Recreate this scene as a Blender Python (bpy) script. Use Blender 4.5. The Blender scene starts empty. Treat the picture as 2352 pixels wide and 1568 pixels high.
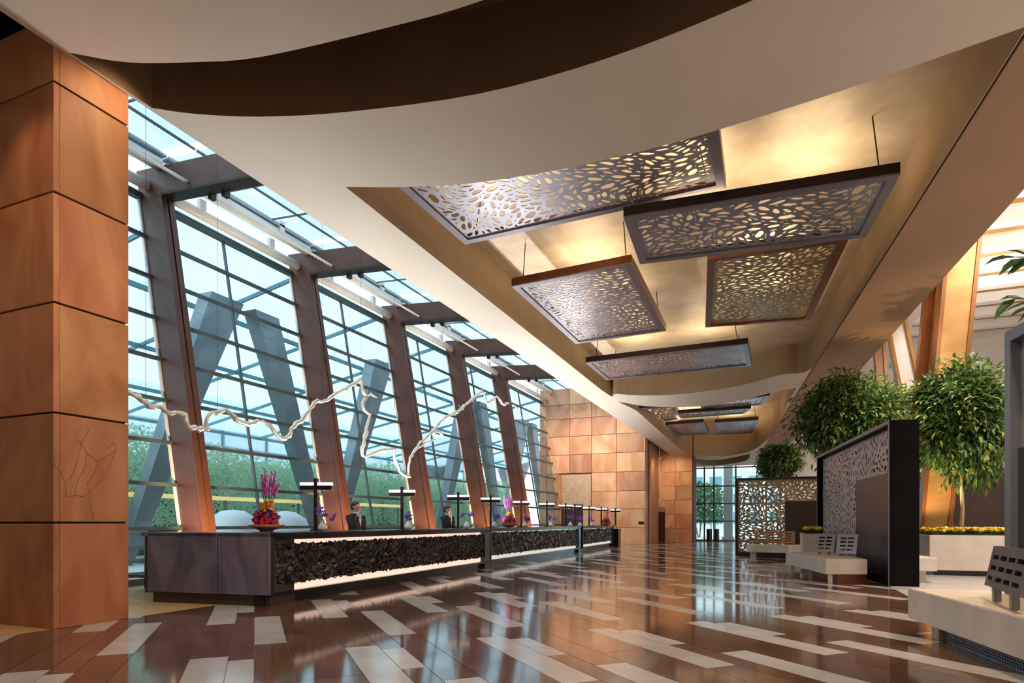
import bpy, bmesh, math, random
from mathutils import Vector, Matrix, noise as mnoise
from mathutils.geometry import delaunay_2d_cdt

SC = bpy.context.scene
COL = SC.collection
PI = math.pi

# ------------------------------------------------------------------ camera
F, CX, HY, EYE = 1430.0, 1176.0, 1200.0, 1.25      # pixels of a 2352x1568 frame, metres
YAW = math.radians(22.85)
SN, CS = math.sin(YAW), math.cos(YAW)
cam_d = bpy.data.cameras.new('camera')
cam_d.sensor_width = 36.0
cam_d.lens = F / 2352.0 * 36.0
cam_d.shift_y = (HY - 784.0) / 2352.0
cam_d.clip_end = 500
cam = bpy.data.objects.new('camera', cam_d)
COL.objects.link(cam)
cam.location = (0, 0, EYE)
cam.rotation_euler = (PI / 2, 0, YAW)
SC.camera = cam

# ------------------------------------------------------------------ world, sun, exposure
world = bpy.data.worlds.new('overcast_sky')
SC.world = world
world.use_nodes = True
bg = world.node_tree.nodes['Background']
bg.inputs['Color'].default_value = (0.74, 0.89, 1.0, 1)
bg.inputs['Strength'].default_value = 1.25
sun_d = bpy.data.lights.new('sun', 'SUN')
sun_d.energy = 1.3
sun_d.angle = math.radians(25)
sun_d.color = (1.0, 0.96, 0.9)
sun = bpy.data.objects.new('sun', sun_d)
COL.objects.link(sun)
sun.rotation_euler = (math.radians(30), math.radians(-32), 0)
SC.view_settings.view_transform = 'Standard'
SC.view_settings.look = 'None'
SC.view_settings.exposure = 0.95
SC.view_settings.gamma = 1.0
SC.view_settings.use_curve_mapping = False
SC.cycles.max_bounces = 10
SC.cycles.diffuse_bounces = 5
SC.cycles.glossy_bounces = 5
SC.cycles.transparent_max_bounces = 24
SC.cycles.caustics_reflective = False
SC.cycles.caustics_refractive = False
SC.cycles.sample_clamp_indirect = 4.0
SC.cycles.use_denoising = True


def area_light(name, loc, size, power, color, aim=(0, 0, -1), size_y=None):
    d = bpy.data.lights.new(name, 'AREA')
    d.energy = power
    d.color = color
    d.size = size
    if size_y:
        d.shape = 'RECTANGLE'
        d.size_y = size_y
    o = bpy.data.objects.new(name, d)
    COL.objects.link(o)
    o.location = loc
    o.rotation_euler = Vector(aim).to_track_quat('-Z', 'Y').to_euler()
    return o


def spot_light(name, loc, aim_at, power, color, angle=70, blend=0.7, radius=0.08):
    d = bpy.data.lights.new(name, 'SPOT')
    d.energy = power
    d.color = color
    d.spot_size = math.radians(angle)
    d.spot_blend = blend
    d.shadow_soft_size = radius
    o = bpy.data.objects.new(name, d)
    COL.objects.link(o)
    o.location = loc
    o.rotation_euler = (Vector(aim_at) - Vector(loc)).to_track_quat('-Z', 'Y').to_euler()
    return o


WARM = (1.0, 0.72, 0.42)
AMBER = (1.0, 0.62, 0.28)
SOFTW = (1.0, 0.86, 0.7)
# hall lights: fill downlights added under the soffit, out of view
for i, (x, y) in enumerate([(-5.0, 3.6), (-1.2, 4.2), (2.6, 4.6)]):
    area_light('hall_fill', (x, y, 6.80), 0.5, 60, SOFTW)
# lamps washing the stone pillar and the stone end wall
spot_light('pillar_wash', (-5.2, 5.6, 6.7), (-7.8, 5.1, 1.2), 85, WARM, 60)
spot_light('pillar_wash', (-6.9, 5.5, 6.9), (-7.8, 5.35, 6.2), 30, WARM, 90)
spot_light('pillar_wash', (-8.1, 3.5, 6.6), (-8.0, 4.7, 4.6), 22, AMBER, 75)
for x in (-11.5, -9.6, -7.6):
    spot_light('wall_wash', (x, 30.2, 8.3), (x, 36.1, 3.9), 520, WARM, 75)
spot_light('wall_wash', (-6.2, 37.6, 5.6), (-6.0, 40.6, 2.8), 200, WARM, 90)
# unseen fill lights added behind the counters for the soffit, and small uplights at the feet of the steel frames
for (x, y, ln) in [(-8.22, 12.6, 5.2), (-8.66, 20.8, 7.5), (-8.86, 29.3, 5.0)]:
    lo = area_light('soffit_fill', (x, y, 0.85), 0.25, 400, (1.0, 0.96, 0.92), (0, 0, 1), ln)
    lo.rotation_euler = (0, PI + 0.72, 0)
for k in range(5):
    spot_light('column_uplight', (-10.1, 9.81 + 4.77 * k - 0.9, 0.3), (-11.35, 9.81 + 4.77 * k, 1.9), 800, AMBER, 60)
# atrium: unseen fill added in place of daylight, then uplights
for (x, y) in [(9.5, 14.0), (9.5, 22.0), (9.5, 31.0), (8.5, 6.0)]:
    area_light('atrium_fill', (x, y, 9.4), 2.2, 230, (1.0, 0.93, 0.86), (0, 0, 1))
    area_light('atrium_fill_down', (x - 2.5, y, 11.6), 0.8, 420, (1.0, 0.88, 0.74))
spot_light('column_uplight', (4.1, 19.3, 1.15), (4.3, 21.0, 3.4), 160, AMBER, 90)
spot_light('column_uplight', (4.8, 19.35, 1.15), (4.6, 21.0, 5.5), 170, AMBER, 48)
spot_light('tree_uplight', (3.4, 18.0, 1.1), (3.9, 18.6, 3.6), 160, WARM, 90)
for (x, y) in [(3.6, 12.6), (3.2, 17.2), (2.7, 22.5)]:
    spot_light('screen_fill', (x + 0.75, y, 8.2), (x - 2.6, y - 0.6, 0.0), 420, (1.0, 0.82, 0.62), 70)  # fill lights added to brighten the screen side of the hall
for (p, q, w) in [((5.2, 14.5, 9.0), (3.9, 18.4, 4.2), 700), ((5.0, 17.5, 9.2), (2.3, 21.8, 4.4), 800), ((3.6, 25.0, 9.0), (0.6, 29.5, 4.2), 500)]:
    spot_light('tree_fill', p, q, w, (1.0, 0.92, 0.78), 40)  # added lights that brighten the tree crowns
spot_light('bench_lamp', (2.4, 4.0, 6.5), (2.2, 7.6, 0.4), 350, WARM, 40)


# ------------------------------------------------------------------ pixel helpers (directions only; depth comes from the plane named)
def ray(px, py):
    t = (px - CX) / F
    return (CS * t - SN, SN * t + CS, (HY - py) / F)


def PZ(px, py, z=0.0):
    d = ray(px, py)
    k = (z - EYE) / d[2]
    return Vector((d[0] * k, d[1] * k, z))


def PX(px, py, x):
    d = ray(px, py)
    k = x / d[0]
    return Vector((x, d[1] * k, EYE + d[2] * k))


def PY(px, py, y):
    d = ray(px, py)
    k = y / d[1]
    return Vector((d[0] * k, y, EYE + d[2] * k))


# ------------------------------------------------------------------ materials
MATS = {}


def nd(nt, typ, **kw):
    n = nt.nodes.new(typ)
    for k, v in kw.items():
        setattr(n, k, v)
    return n


def mat(name, c1, c2=None, rough=0.5, metal=0.0, scale=3.0, detail=4.0, bump=0.0, bscale=None, stretch=(1, 1, 1),
        emit=None, estr=0.0, coat=0.0, distort=0.0, per_obj=0.0, ramp=(0.35, 0.65), spec=0.5):
    m = bpy.data.materials.new(name)
    m.use_nodes = True
    nt = m.node_tree
    b = nt.nodes['Principled BSDF']
    b.inputs['Roughness'].default_value = rough
    b.inputs['Metallic'].default_value = metal
    b.inputs['Specular IOR Level'].default_value = spec
    if coat:
        b.inputs['Coat Weight'].default_value = coat
        b.inputs['Coat Roughness'].default_value = 0.05
    tc = nd(nt, 'ShaderNodeTexCoord')
    mp = nd(nt, 'ShaderNodeMapping')
    mp.inputs['Scale'].default_value = stretch
    nt.links.new(tc.outputs['Object'], mp.inputs['Vector'])
    no = nd(nt, 'ShaderNodeTexNoise')
    no.inputs['Scale'].default_value = scale
    no.inputs['Detail'].default_value = detail
    no.inputs['Distortion'].default_value = distort
    vec = mp.outputs['Vector']
    oi = None
    if per_obj:
        oi = nd(nt, 'ShaderNodeObjectInfo')
        ad = nd(nt, 'ShaderNodeVectorMath', operation='ADD')
        sc_ = nd(nt, 'ShaderNodeVectorMath', operation='SCALE')
        cmb = nd(nt, 'ShaderNodeCombineXYZ')
        for k in range(3):
            nt.links.new(oi.outputs['Random'], cmb.inputs[k])
        nt.links.new(cmb.outputs[0], sc_.inputs[0])
        sc_.inputs['Scale'].default_value = 37.0
        nt.links.new(vec, ad.inputs[0])
        nt.links.new(sc_.outputs[0], ad.inputs[1])
        vec = ad.outputs[0]
    nt.links.new(vec, no.inputs['Vector'])
    rp = nd(nt, 'ShaderNodeValToRGB')
    rp.color_ramp.elements[0].position = ramp[0]
    rp.color_ramp.elements[1].position = ramp[1]
    rp.color_ramp.elements[0].color = (*c1, 1)
    rp.color_ramp.elements[1].color = (*(c2 or c1), 1)
    nt.links.new(no.outputs['Fac'], rp.inputs['Fac'])
    out = rp.outputs['Color']
    if per_obj:
        hs = nd(nt, 'ShaderNodeHueSaturation')
        mr = nd(nt, 'ShaderNodeMapRange')
        mr.inputs['To Min'].default_value = 1 - per_obj
        mr.inputs['To Max'].default_value = 1 + per_obj
        nt.links.new(oi.outputs['Random'], mr.inputs['Value'])
        nt.links.new(mr.outputs[0], hs.inputs['Value'])
        mr2 = nd(nt, 'ShaderNodeMapRange')
        mr2.inputs['To Min'].default_value = 0.5 - per_obj * 0.05
        mr2.inputs['To Max'].default_value = 0.5 + per_obj * 0.05
        mu = nd(nt, 'ShaderNodeMath', operation='FRACT')
        m3 = nd(nt, 'ShaderNodeMath', operation='MULTIPLY')
        m3.inputs[1].default_value = 7.31
        nt.links.new(oi.outputs['Random'], m3.inputs[0])
        nt.links.new(m3.outputs[0], mu.inputs[0])
        nt.links.new(mu.outputs[0], mr2.inputs['Value'])
        nt.links.new(mr2.outputs[0], hs.inputs['Hue'])
        nt.links.new(out, hs.inputs['Color'])
        out = hs.outputs['Color']
    nt.links.new(out, b.inputs['Base Color'])
    if bump:
        bp = nd(nt, 'ShaderNodeBump')
        bp.inputs['Strength'].default_value = bump
        bp.inputs['Distance'].default_value = 0.02
        src = no
        if bscale:
            src = nd(nt, 'ShaderNodeTexNoise')
            src.inputs['Scale'].default_value = bscale
            src.inputs['Detail'].default_value = 3
            nt.links.new(vec, src.inputs['Vector'])
        nt.links.new(src.outputs['Fac'], bp.inputs['Height'])
        nt.links.new(bp.outputs['Normal'], b.inputs['Normal'])
    if emit:
        b.inputs['Emission Color'].default_value = (*emit, 1)
        b.inputs['Emission Strength'].default_value = estr
    MATS[name] = m
    return m


def leaf_mat(name, c1, c2, trans=0.4, scale=1.3):
    m = mat(name, c1, c2, 0.45, scale=scale, detail=3)
    nt = m.node_tree
    b = nt.nodes['Principled BSDF']
    col = b.inputs['Base Color'].links[0].from_socket
    tl = nd(nt, 'ShaderNodeBsdfTranslucent')
    nt.links.new(col, tl.inputs['Color'])
    mx = nd(nt, 'ShaderNodeMixShader')
    mx.inputs[0].default_value = trans
    nt.links.new(b.outputs[0], mx.inputs[1])
    nt.links.new(tl.outputs[0], mx.inputs[2])
    nt.links.new(mx.outputs[0], nt.nodes['Material Output'].inputs['Surface'])
    return m


def glass_mat(name, tint, gloss=0.5, rough=0.0):
    m = bpy.data.materials.new(name)
    m.use_nodes = True
    nt = m.node_tree
    nt.nodes.remove(nt.nodes['Principled BSDF'])
    out = nt.nodes['Material Output']
    tr = nd(nt, 'ShaderNodeBsdfTransparent')
    gl = nd(nt, 'ShaderNodeBsdfGlossy')
    gl.inputs['Roughness'].default_value = rough
    mix = nd(nt, 'ShaderNodeMixShader')
    fr = nd(nt, 'ShaderNodeFresnel')
    fr.inputs['IOR'].default_value = 1.45
    mu = nd(nt, 'ShaderNodeMath', operation='MULTIPLY')
    mu.inputs[1].default_value = gloss
    # faint streaky dirt in the tint
    no = nd(nt, 'ShaderNodeTexNoise')
    no.inputs['Scale'].default_value = 0.8
    rp = nd(nt, 'ShaderNodeValToRGB')
    rp.color_ramp.elements[0].color = (*[c * 0.94 for c in tint], 1)
    rp.color_ramp.elements[1].color = (*tint, 1)
    nt.links.new(no.outputs['Fac'], rp.inputs['Fac'])
    nt.links.new(rp.outputs[0], tr.inputs['Color'])
    nt.links.new(fr.outputs[0], mu.inputs[0])
    nt.links.new(mu.outputs[0], mix.inputs['Fac'])
    nt.links.new(tr.outputs[0], mix.inputs[1])
    nt.links.new(gl.outputs[0], mix.inputs[2])
    nt.links.new(mix.outputs[0], out.inputs['Surface'])
    MATS[name] = m
    return m


mat('soffit', (0.70, 0.63, 0.55), (0.74, 0.67, 0.59), 0.75, scale=0.6)
mat('reveal', (0.40, 0.29, 0.18), (0.46, 0.34, 0.22), 0.6, scale=0.8)
mat('beam_paint', (0.36, 0.215, 0.14), (0.39, 0.235, 0.155), 0.7, scale=0.6)
mat('gold_leaf', (0.66, 0.53, 0.38), (0.78, 0.66, 0.50), 0.45, 0.15, scale=2.2, detail=6, bump=0.08, bscale=9)
mat('plaster', (0.78, 0.74, 0.70), (0.84, 0.81, 0.78), 0.8, scale=1.0)
mat('reveal_shaded', (0.15, 0.09, 0.045), (0.18, 0.11, 0.055), 0.6, scale=0.8)  # reveal brown darkened to paint in the shade of the first recess
mat('sandstone', (0.37, 0.125, 0.048), (0.53, 0.235, 0.105), 0.55, scale=1.3, detail=7, distort=1.6, stretch=(1, 1, 0.45),
    per_obj=0.13, bump=0.08, bscale=30)
mat('wall_stone', (0.46, 0.20, 0.10), (0.66, 0.38, 0.24), 0.5, scale=0.8, detail=6, distort=1.2, stretch=(1, 1, 0.5),
    per_obj=0.24)
mat('joint', (0.012, 0.008, 0.006), None, 0.8)
mat('wall_joint', (0.16, 0.07, 0.035), None, 0.8)
mat('steel', (0.074, 0.025, 0.015), (0.098, 0.036, 0.022), 0.42, 0.15, scale=1.4)
mat('steel_dark', (0.022, 0.012, 0.012), None, 0.45, 0.2)
mat('trim_white', (0.62, 0.62, 0.64), (0.70, 0.70, 0.72), 0.4, scale=2)
mat('tube_white', (0.74, 0.74, 0.72), (0.82, 0.82, 0.80), 0.35, scale=2)
mat('mullion', (0.055, 0.085, 0.10), (0.075, 0.11, 0.13), 0.4, 0.3, scale=2)
glass_mat('glass', (0.76, 0.90, 0.94), 0.7)
glass_mat('roof_glass', (0.72, 0.90, 0.97), 0.5)
glass_mat('door_glass', (0.75, 0.92, 0.92), 0.8)
mat('plank_brown', (0.105, 0.052, 0.032), (0.165, 0.088, 0.056), 0.085, scale=1.5, detail=5, stretch=(1, 1, 1), per_obj=0.14, spec=0.9)
mat('plank_white', (0.46, 0.42, 0.40), (0.54, 0.50, 0.475), 0.16, scale=2.5, per_obj=0.06, spec=0.5)
mat('grout', (0.30, 0.19, 0.13), None, 0.6)
mat('tan_floor', (0.50, 0.29, 0.10), (0.58, 0.36, 0.15), 0.35, scale=2)
mat('grey_floor', (0.40, 0.37, 0.36), (0.46, 0.43, 0.41), 0.25, scale=2)
mat('slate', (0.13, 0.11, 0.165), (0.21, 0.18, 0.25), 0.22, scale=1.6, detail=7, distort=2.0, stretch=(1, 1, 0.5))
mat('slate_edge', (0.06, 0.035, 0.02), None, 0.5)
mat('black_lacquer', (0.010, 0.008, 0.009), (0.016, 0.013, 0.014), 0.18, scale=2)
mat('bark_chip', (0.006, 0.004, 0.004), (0.055, 0.034, 0.026), 0.25, scale=38, detail=3, ramp=(0.45, 0.7))
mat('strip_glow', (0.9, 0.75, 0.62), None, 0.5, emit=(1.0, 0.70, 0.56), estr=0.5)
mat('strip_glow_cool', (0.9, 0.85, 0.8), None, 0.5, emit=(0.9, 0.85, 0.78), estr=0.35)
mat('lamp_glow', (0.95, 0.93, 0.88), None, 0.4, emit=(1.0, 0.94, 0.84), estr=0.8)
mat('silver', (0.78, 0.70, 0.60), (0.93, 0.90, 0.86), 0.35, 0.4, scale=9, detail=4, bump=0.3, bscale=14)
mat('panel_metal', (0.30, 0.30, 0.37), (0.40, 0.40, 0.48), 0.32, 0.65, scale=1.5)
mat('panel_frame', (0.22, 0.20, 0.25), (0.26, 0.24, 0.29), 0.35, 0.5, scale=1.5)
mat('panel_rust', (0.13, 0.035, 0.015), (0.20, 0.06, 0.025), 0.35, 0.4, scale=2)
mat('panel_dark', (0.020, 0.012, 0.012), (0.03, 0.018, 0.018), 0.35, 0.3, scale=2)
mat('cable', (0.05, 0.04, 0.035), None, 0.5, 0.6)
mat('bronze', (0.40, 0.22, 0.075), (0.52, 0.30, 0.11), 0.35, 0.45, scale=0.7, stretch=(1, 1, 3))
mat('bronze_dark', (0.22, 0.08, 0.025), (0.30, 0.12, 0.04), 0.35, 0.45, scale=0.7)
mat('bronze_sheet', (0.28, 0.19, 0.10), (0.40, 0.28, 0.15), 0.35, 0.7, scale=1.2)
mat('brown_panel', (0.025, 0.012, 0.009), (0.035, 0.017, 0.012), 0.3, scale=1)
mat('screen_face', (0.46, 0.41, 0.43), (0.54, 0.49, 0.50), 0.4, 0.4, scale=2)
mat('screen_black', (0.004, 0.003, 0.004), (0.007, 0.006, 0.007), 0.55, scale=2, spec=0.06)
mat('screen_solid', (0.055, 0.045, 0.068), (0.075, 0.062, 0.09), 0.3, 0.3, scale=1)
mat('screen_blue', (0.20, 0.22, 0.27), (0.24, 0.26, 0.31), 0.35, 0.5, scale=1)
mat('limestone', (0.60, 0.53, 0.46), (0.68, 0.61, 0.54), 0.45, scale=3)
mat('limestone_top', (0.72, 0.57, 0.43), (0.78, 0.64, 0.50), 0.4, scale=3)
mat('bench_grey', (0.16, 0.16, 0.19), (0.20, 0.20, 0.23), 0.3, 0.5, scale=3)
mat('bench_copper', (0.25, 0.13, 0.07), (0.31, 0.17, 0.10), 0.35, 0.5, scale=3)
mat('mesh_grille', (0.03, 0.03, 0.035), (0.10, 0.10, 0.11), 0.5, 0.3, scale=60, detail=1)
leaf_mat('leaf_dark', (0.030, 0.085, 0.022), (0.11, 0.21, 0.06), 0.3)
leaf_mat('leaf_light', (0.17, 0.25, 0.05), (0.34, 0.40, 0.10), 0.3)
mat('bark', (0.20, 0.15, 0.09), (0.32, 0.25, 0.15), 0.8, scale=10, stretch=(1, 1, 0.2))
mat('bark_pale', (0.42, 0.34, 0.22), (0.55, 0.46, 0.31), 0.8, scale=10, stretch=(1, 1, 0.2))
mat('soil', (0.03, 0.02, 0.012), (0.06, 0.04, 0.02), 0.9, scale=12)
mat('petal_yellow', (0.80, 0.50, 0.02), (0.90, 0.66, 0.06), 0.6, scale=14)
mat('petal_orange', (0.75, 0.25, 0.03), (0.85, 0.35, 0.06), 0.6, scale=14)
mat('petal_red', (0.55, 0.02, 0.10), (0.75, 0.04, 0.22), 0.5, scale=20)
mat('petal_magenta', (0.55, 0.04, 0.42), (0.70, 0.16, 0.55), 0.5, scale=20)
mat('petal_purple', (0.13, 0.03, 0.34), (0.25, 0.08, 0.50), 0.5, scale=20)
mat('petal_blue', (0.05, 0.05, 0.40), (0.10, 0.12, 0.55), 0.5, scale=20)
mat('terracotta', (0.50, 0.18, 0.08), (0.60, 0.26, 0.13), 0.5, scale=8)
mat('ceramic', (0.75, 0.72, 0.66), (0.82, 0.79, 0.74), 0.3, scale=8)
mat('stem_green', (0.05, 0.10, 0.03), (0.09, 0.15, 0.05), 0.6, scale=8)
mat('skin', (0.55, 0.30, 0.20), (0.62, 0.35, 0.24), 0.5, scale=20)
mat('hair', (0.020, 0.010, 0.006), (0.04, 0.02, 0.012), 0.5, scale=30)
mat('suit_charcoal', (0.010, 0.008, 0.010), (0.016, 0.013, 0.016), 0.8, scale=40)
mat('suit_navy', (0.005, 0.007, 0.014), (0.009, 0.011, 0.020), 0.8, scale=40)
mat('shirt', (0.75, 0.75, 0.76), (0.82, 0.82, 0.83), 0.7, scale=20)
mat('eye_dark', (0.02, 0.012, 0.01), None, 0.2)
mat('door_dark', (0.035, 0.010, 0.010), (0.05, 0.016, 0.014), 0.3, scale=2)
mat('relief', (0.40, 0.24, 0.15), (0.62, 0.46, 0.34), 0.7, scale=7, detail=8, distort=2.5, bump=0.8)
mat('ext_ground', (0.55, 0.56, 0.54), (0.64, 0.65, 0.63), 0.7, scale=1)
def sheet_mat(name, col, clear):
    m = bpy.data.materials.new(name)
    m.use_nodes = True
    nt = m.node_tree
    nt.nodes.remove(nt.nodes['Principled BSDF'])
    tl = nd(nt, 'ShaderNodeBsdfTranslucent')
    df = nd(nt, 'ShaderNodeBsdfDiffuse')
    tp = nd(nt, 'ShaderNodeBsdfTransparent')
    no = nd(nt, 'ShaderNodeTexNoise')
    no.inputs['Scale'].default_value = 0.5
    rp = nd(nt, 'ShaderNodeValToRGB')
    rp.color_ramp.elements[0].color = (*[c * 0.8 for c in col], 1)
    rp.color_ramp.elements[1].color = (*col, 1)
    nt.links.new(no.outputs['Fac'], rp.inputs['Fac'])
    for n_ in (tl, df):
        nt.links.new(rp.outputs[0], n_.inputs['Color'])
    tp.inputs['Color'].default_value = (*col, 1)
    m1 = nd(nt, 'ShaderNodeMixShader')
    m1.inputs[0].default_value = 0.25
    m2 = nd(nt, 'ShaderNodeMixShader')
    m2.inputs[0].default_value = clear
    nt.links.new(tl.outputs[0], m1.inputs[1])
    nt.links.new(df.outputs[0], m1.inputs[2])
    nt.links.new(m1.outputs[0], m2.inputs[1])
    nt.links.new(tp.outputs[0], m2.inputs[2])
    nt.links.new(m2.outputs[0], nt.nodes['Material Output'].inputs['Surface'])
    MATS[name] = m


sheet_mat('ext_canopy', (0.84, 0.91, 0.94), 0.55)
mat('ext_steel', (0.16, 0.19, 0.21), (0.22, 0.25, 0.28), 0.5, 0.2, scale=1.0)
mat('roof_purlin', (0.30, 0.42, 0.50), (0.36, 0.48, 0.56), 0.5, scale=1)
mat('ext_rib', (0.10, 0.22, 0.28), (0.14, 0.28, 0.34), 0.5, scale=1)
leaf_mat('ext_leaf', (0.44, 0.62, 0.42), (0.62, 0.77, 0.56), 0.5, 0.5)
mat('ext_wall', (0.05, 0.085, 0.08), (0.08, 0.12, 0.11), 0.7, scale=1)
mat('reflection_band', (0.75, 0.55, 0.22), (0.82, 0.62, 0.28), 0.6, scale=1, emit=(1.0, 0.72, 0.28), estr=0.35)  # yellow reflection put in as a glowing colour
mat('ext_facade', (0.55, 0.68, 0.74), (0.66, 0.78, 0.83), 0.4, scale=0.15, stretch=(1, 1, 4))
mat('ext_dome', (0.80, 0.82, 0.84), None, 0.4)
mat('ext_building', (0.55, 0.56, 0.58), (0.62, 0.63, 0.66), 0.6, scale=0.4)
leaf_mat('far_leaf', (0.20, 0.36, 0.23), (0.32, 0.50, 0.34), 0.5, 0.7)
mat('book_white', (0.75, 0.75, 0.74), None, 0.6)
mat('vein', (0.22, 0.095, 0.055), (0.30, 0.13, 0.07), 0.7, scale=5)


# ------------------------------------------------------------------ mesh builder
ORIGIN = {}


class MB:
    def __init__(self):
        self.v = []
        self.f = []

    def add(self, vs, fs):
        o = len(self.v)
        self.v += [tuple(p) for p in vs]
        self.f += [tuple(i + o for i in f) for f in fs]
        return self

    def box(self, x0, x1, y0, y1, z0, z1):
        vs = [(x0, y0, z0), (x1, y0, z0), (x1, y1, z0), (x0, y1, z0), (x0, y0, z1), (x1, y0, z1), (x1, y1, z1), (x0, y1, z1)]
        return self.add(vs, [(0, 3, 2, 1), (4, 5, 6, 7), (0, 1, 5, 4), (1, 2, 6, 5), (2, 3, 7, 6), (3, 0, 4, 7)])

    def prism(self, base, top):
        """base and top: equally long rings of 3-D points (base counter-clockwise seen from the top)"""
        n = len(base)
        vs = list(base) + list(top)
        fs = [tuple(reversed(range(n))), tuple(range(n, 2 * n))]
        for i in range(n):
            j = (i + 1) % n
            fs.append((i, j, n + j, n + i))
        return self.add(vs, fs)

    def slab(self, ring, z0, z1):
        a = sum(ring[i][0] * ring[(i + 1) % len(ring)][1] - ring[(i + 1) % len(ring)][0] * ring[i][1] for i in range(len(ring)))
        if a < 0:
            ring = list(reversed(ring))
        return self.prism([(p[0], p[1], z0) for p in ring], [(p[0], p[1], z1) for p in ring])

    def beam(self, a, b, w, h, up=(0, 0, 1)):
        """box bar from a to b, w across, h along up"""
        a, b = Vector(a), Vector(b)
        d = (b - a).normalized()
        s = d.cross(Vector(up))
        if s.length < 1e-5:
            s = d.cross(Vector((1, 0, 0)))
        s.normalize()
        u = s.cross(d).normalized()
        s *= w / 2
        u *= h / 2
        return self.prism([a - s - u, a + s - u, a + s + u, a - s + u][::-1], [b - s - u, b + s - u, b + s + u, b - s + u][::-1])

    def tube(self, pts, rad, n=8, cap=True):
        pts = [Vector(p) for p in pts]
        if not isinstance(rad, (list, tuple)):
            rad = [rad] * len(pts)
        base = len(self.v)
        prev = None
        for i, p in enumerate(pts):
            if i == 0:
                d = pts[1] - p
            elif i == len(pts) - 1:
                d = p - pts[i - 1]
            else:
                d = pts[i + 1] - pts[i - 1]
            d.normalize()
            if prev is None:
                s = d.cross(Vector((0, 0, 1)))
                if s.length < 1e-3:
                    s = d.cross(Vector((1, 0, 0)))
            else:
                s = prev - d * prev.dot(d)
            s.normalize()
            prev = s
            u = d.cross(s)
            for k in range(n):
                a = 2 * PI * k / n
                self.v.append(tuple(p + (s * math.cos(a) + u * math.sin(a)) * rad[i]))
        for i in range(len(pts) - 1):
            for k in range(n):
                k2 = (k + 1) % n
                self.f.append((base + i * n + k, base + i * n + k2, base + (i + 1) * n + k2, base + (i + 1) * n + k))
        if cap:
            self.f.append(tuple(base + k for k in reversed(range(n))))
            self.f.append(tuple(base + (len(pts) - 1) * n + k for k in range(n)))
        return self

    def lathe(self, c, prof, n=16):
        """prof: list of (radius, z) from bottom to top"""
        base = len(self.v)
        for r, z in prof:
            for k in range(n):
                a = 2 * PI * k / n
                self.v.append((c[0] + r * math.cos(a), c[1] + r * math.sin(a), c[2] + z))
        for i in range(len(prof) - 1):
            for k in range(n):
                k2 = (k + 1) % n
                self.f.append((base + i * n + k, base + i * n + k2, base + (i + 1) * n + k2, base + (i + 1) * n + k))
        self.f.append(tuple(base + k for k in reversed(range(n))))
        self.f.append(tuple(base + (len(prof) - 1) * n + k for k in range(n)))
        return self

    def blob(self, c, r, n=8, m=5, jit=0.0, rng=random):
        rx, ry, rz = r if isinstance(r, (tuple, list)) else (r, r, r)
        base = len(self.v)
        self.v.append((c[0], c[1], c[2] - rz))
        for i in range(1, m):
            th = -PI / 2 + PI * i / m
            for k in range(n):
                a = 2 * PI * k / n
                j = 1 + rng.uniform(-jit, jit)
                self.v.append((c[0] + rx * j * math.cos(th) * math.cos(a), c[1] + ry * j * math.cos(th) * math.sin(a), c[2] + rz * j * math.sin(th)))
        self.v.append((c[0], c[1], c[2] + rz))
        top = len(self.v) - 1
        for k in range(n):
            k2 = (k + 1) % n
            self.f.append((base, base + 1 + k2, base + 1 + k))
            for i in range(m - 2):
                p = base + 1 + i * n
                self.f.append((p + k, p + k2, p + n + k2, p + n + k))
            p = base + 1 + (m - 2) * n
            self.f.append((p + k, p + k2, top))
        return self

    def leaf(self, p, d, up, L, W, fold=0.25):
        p, d, up = Vector(p), Vector(d).normalized(), Vector(up)
        s = d.cross(up)
        if s.length < 1e-3:
            s = d.cross(Vector((1, 0.3, 0)))
        s.normalize()
        u = s.cross(d)
        m1 = p + d * L * 0.45
        tip = p + d * L - u * L * 0.12
        a = m1 + s * W / 2 + u * W * fold
        b = m1 - s * W / 2 + u * W * fold
        return self.add([p, a, tip, b, m1], [(0, 1, 4), (1, 2, 4), (2, 3, 4), (3, 0, 4)])

    def long_leaf(self, p, d, up, L, W):
        p, d, up = Vector(p), Vector(d).normalized(), Vector(up)
        s = d.cross(up)
        if s.length < 1e-3:
            s = d.cross(Vector((1, 0.3, 0)))
        s.normalize()
        u = s.cross(d)
        m1 = p + d * L * 0.33
        m2 = p + d * L * 0.68 - u * L * 0.06
        tip = p + d * L - u * L * 0.2
        e = u * W * 0.18
        return self.add([p, m1 + s * W * 0.5 + e, m2 + s * W * 0.40 + e, tip, m2 - s * W * 0.40 + e, m1 - s * W * 0.5 + e, m1, m2],
                        [(0, 1, 6), (0, 6, 5), (1, 2, 7, 6), (6, 7, 4, 5), (2, 3, 7), (7, 3, 4)])

    def build(self, name, material, parent=None, smooth=False, bevel=0.0):
        me = bpy.data.meshes.new(name)
        o = Vector((0, 0, 0))
        if parent is not None:
            o = ORIGIN.get(parent.name, Vector((0, 0, 0)))
        me.from_pydata([(x - o.x, y - o.y, z - o.z) for x, y, z in self.v], [], self.f)
        me.materials.append(MATS[material])
        if smooth:
            me.polygons.foreach_set('use_smooth', [True] * len(me.polygons))
        me.update()
        ob = bpy.data.objects.new(name, me)
        COL.objects.link(ob)
        if parent is not None:
            ob.parent = parent
        ORIGIN[ob.name] = o.copy()
        if bevel:
            md = ob.modifiers.new('bevel', 'BEVEL')
            md.width = bevel
            md.segments = 2
            md.limit_method = 'ANGLE'
        return ob


def tag(o, label, cat, group=None, kind=None):
    if label:
        o['label'] = label
    if cat:
        o['category'] = cat
    if group:
        o['group'] = group
    if kind:
        o['kind'] = kind
    return o


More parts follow.
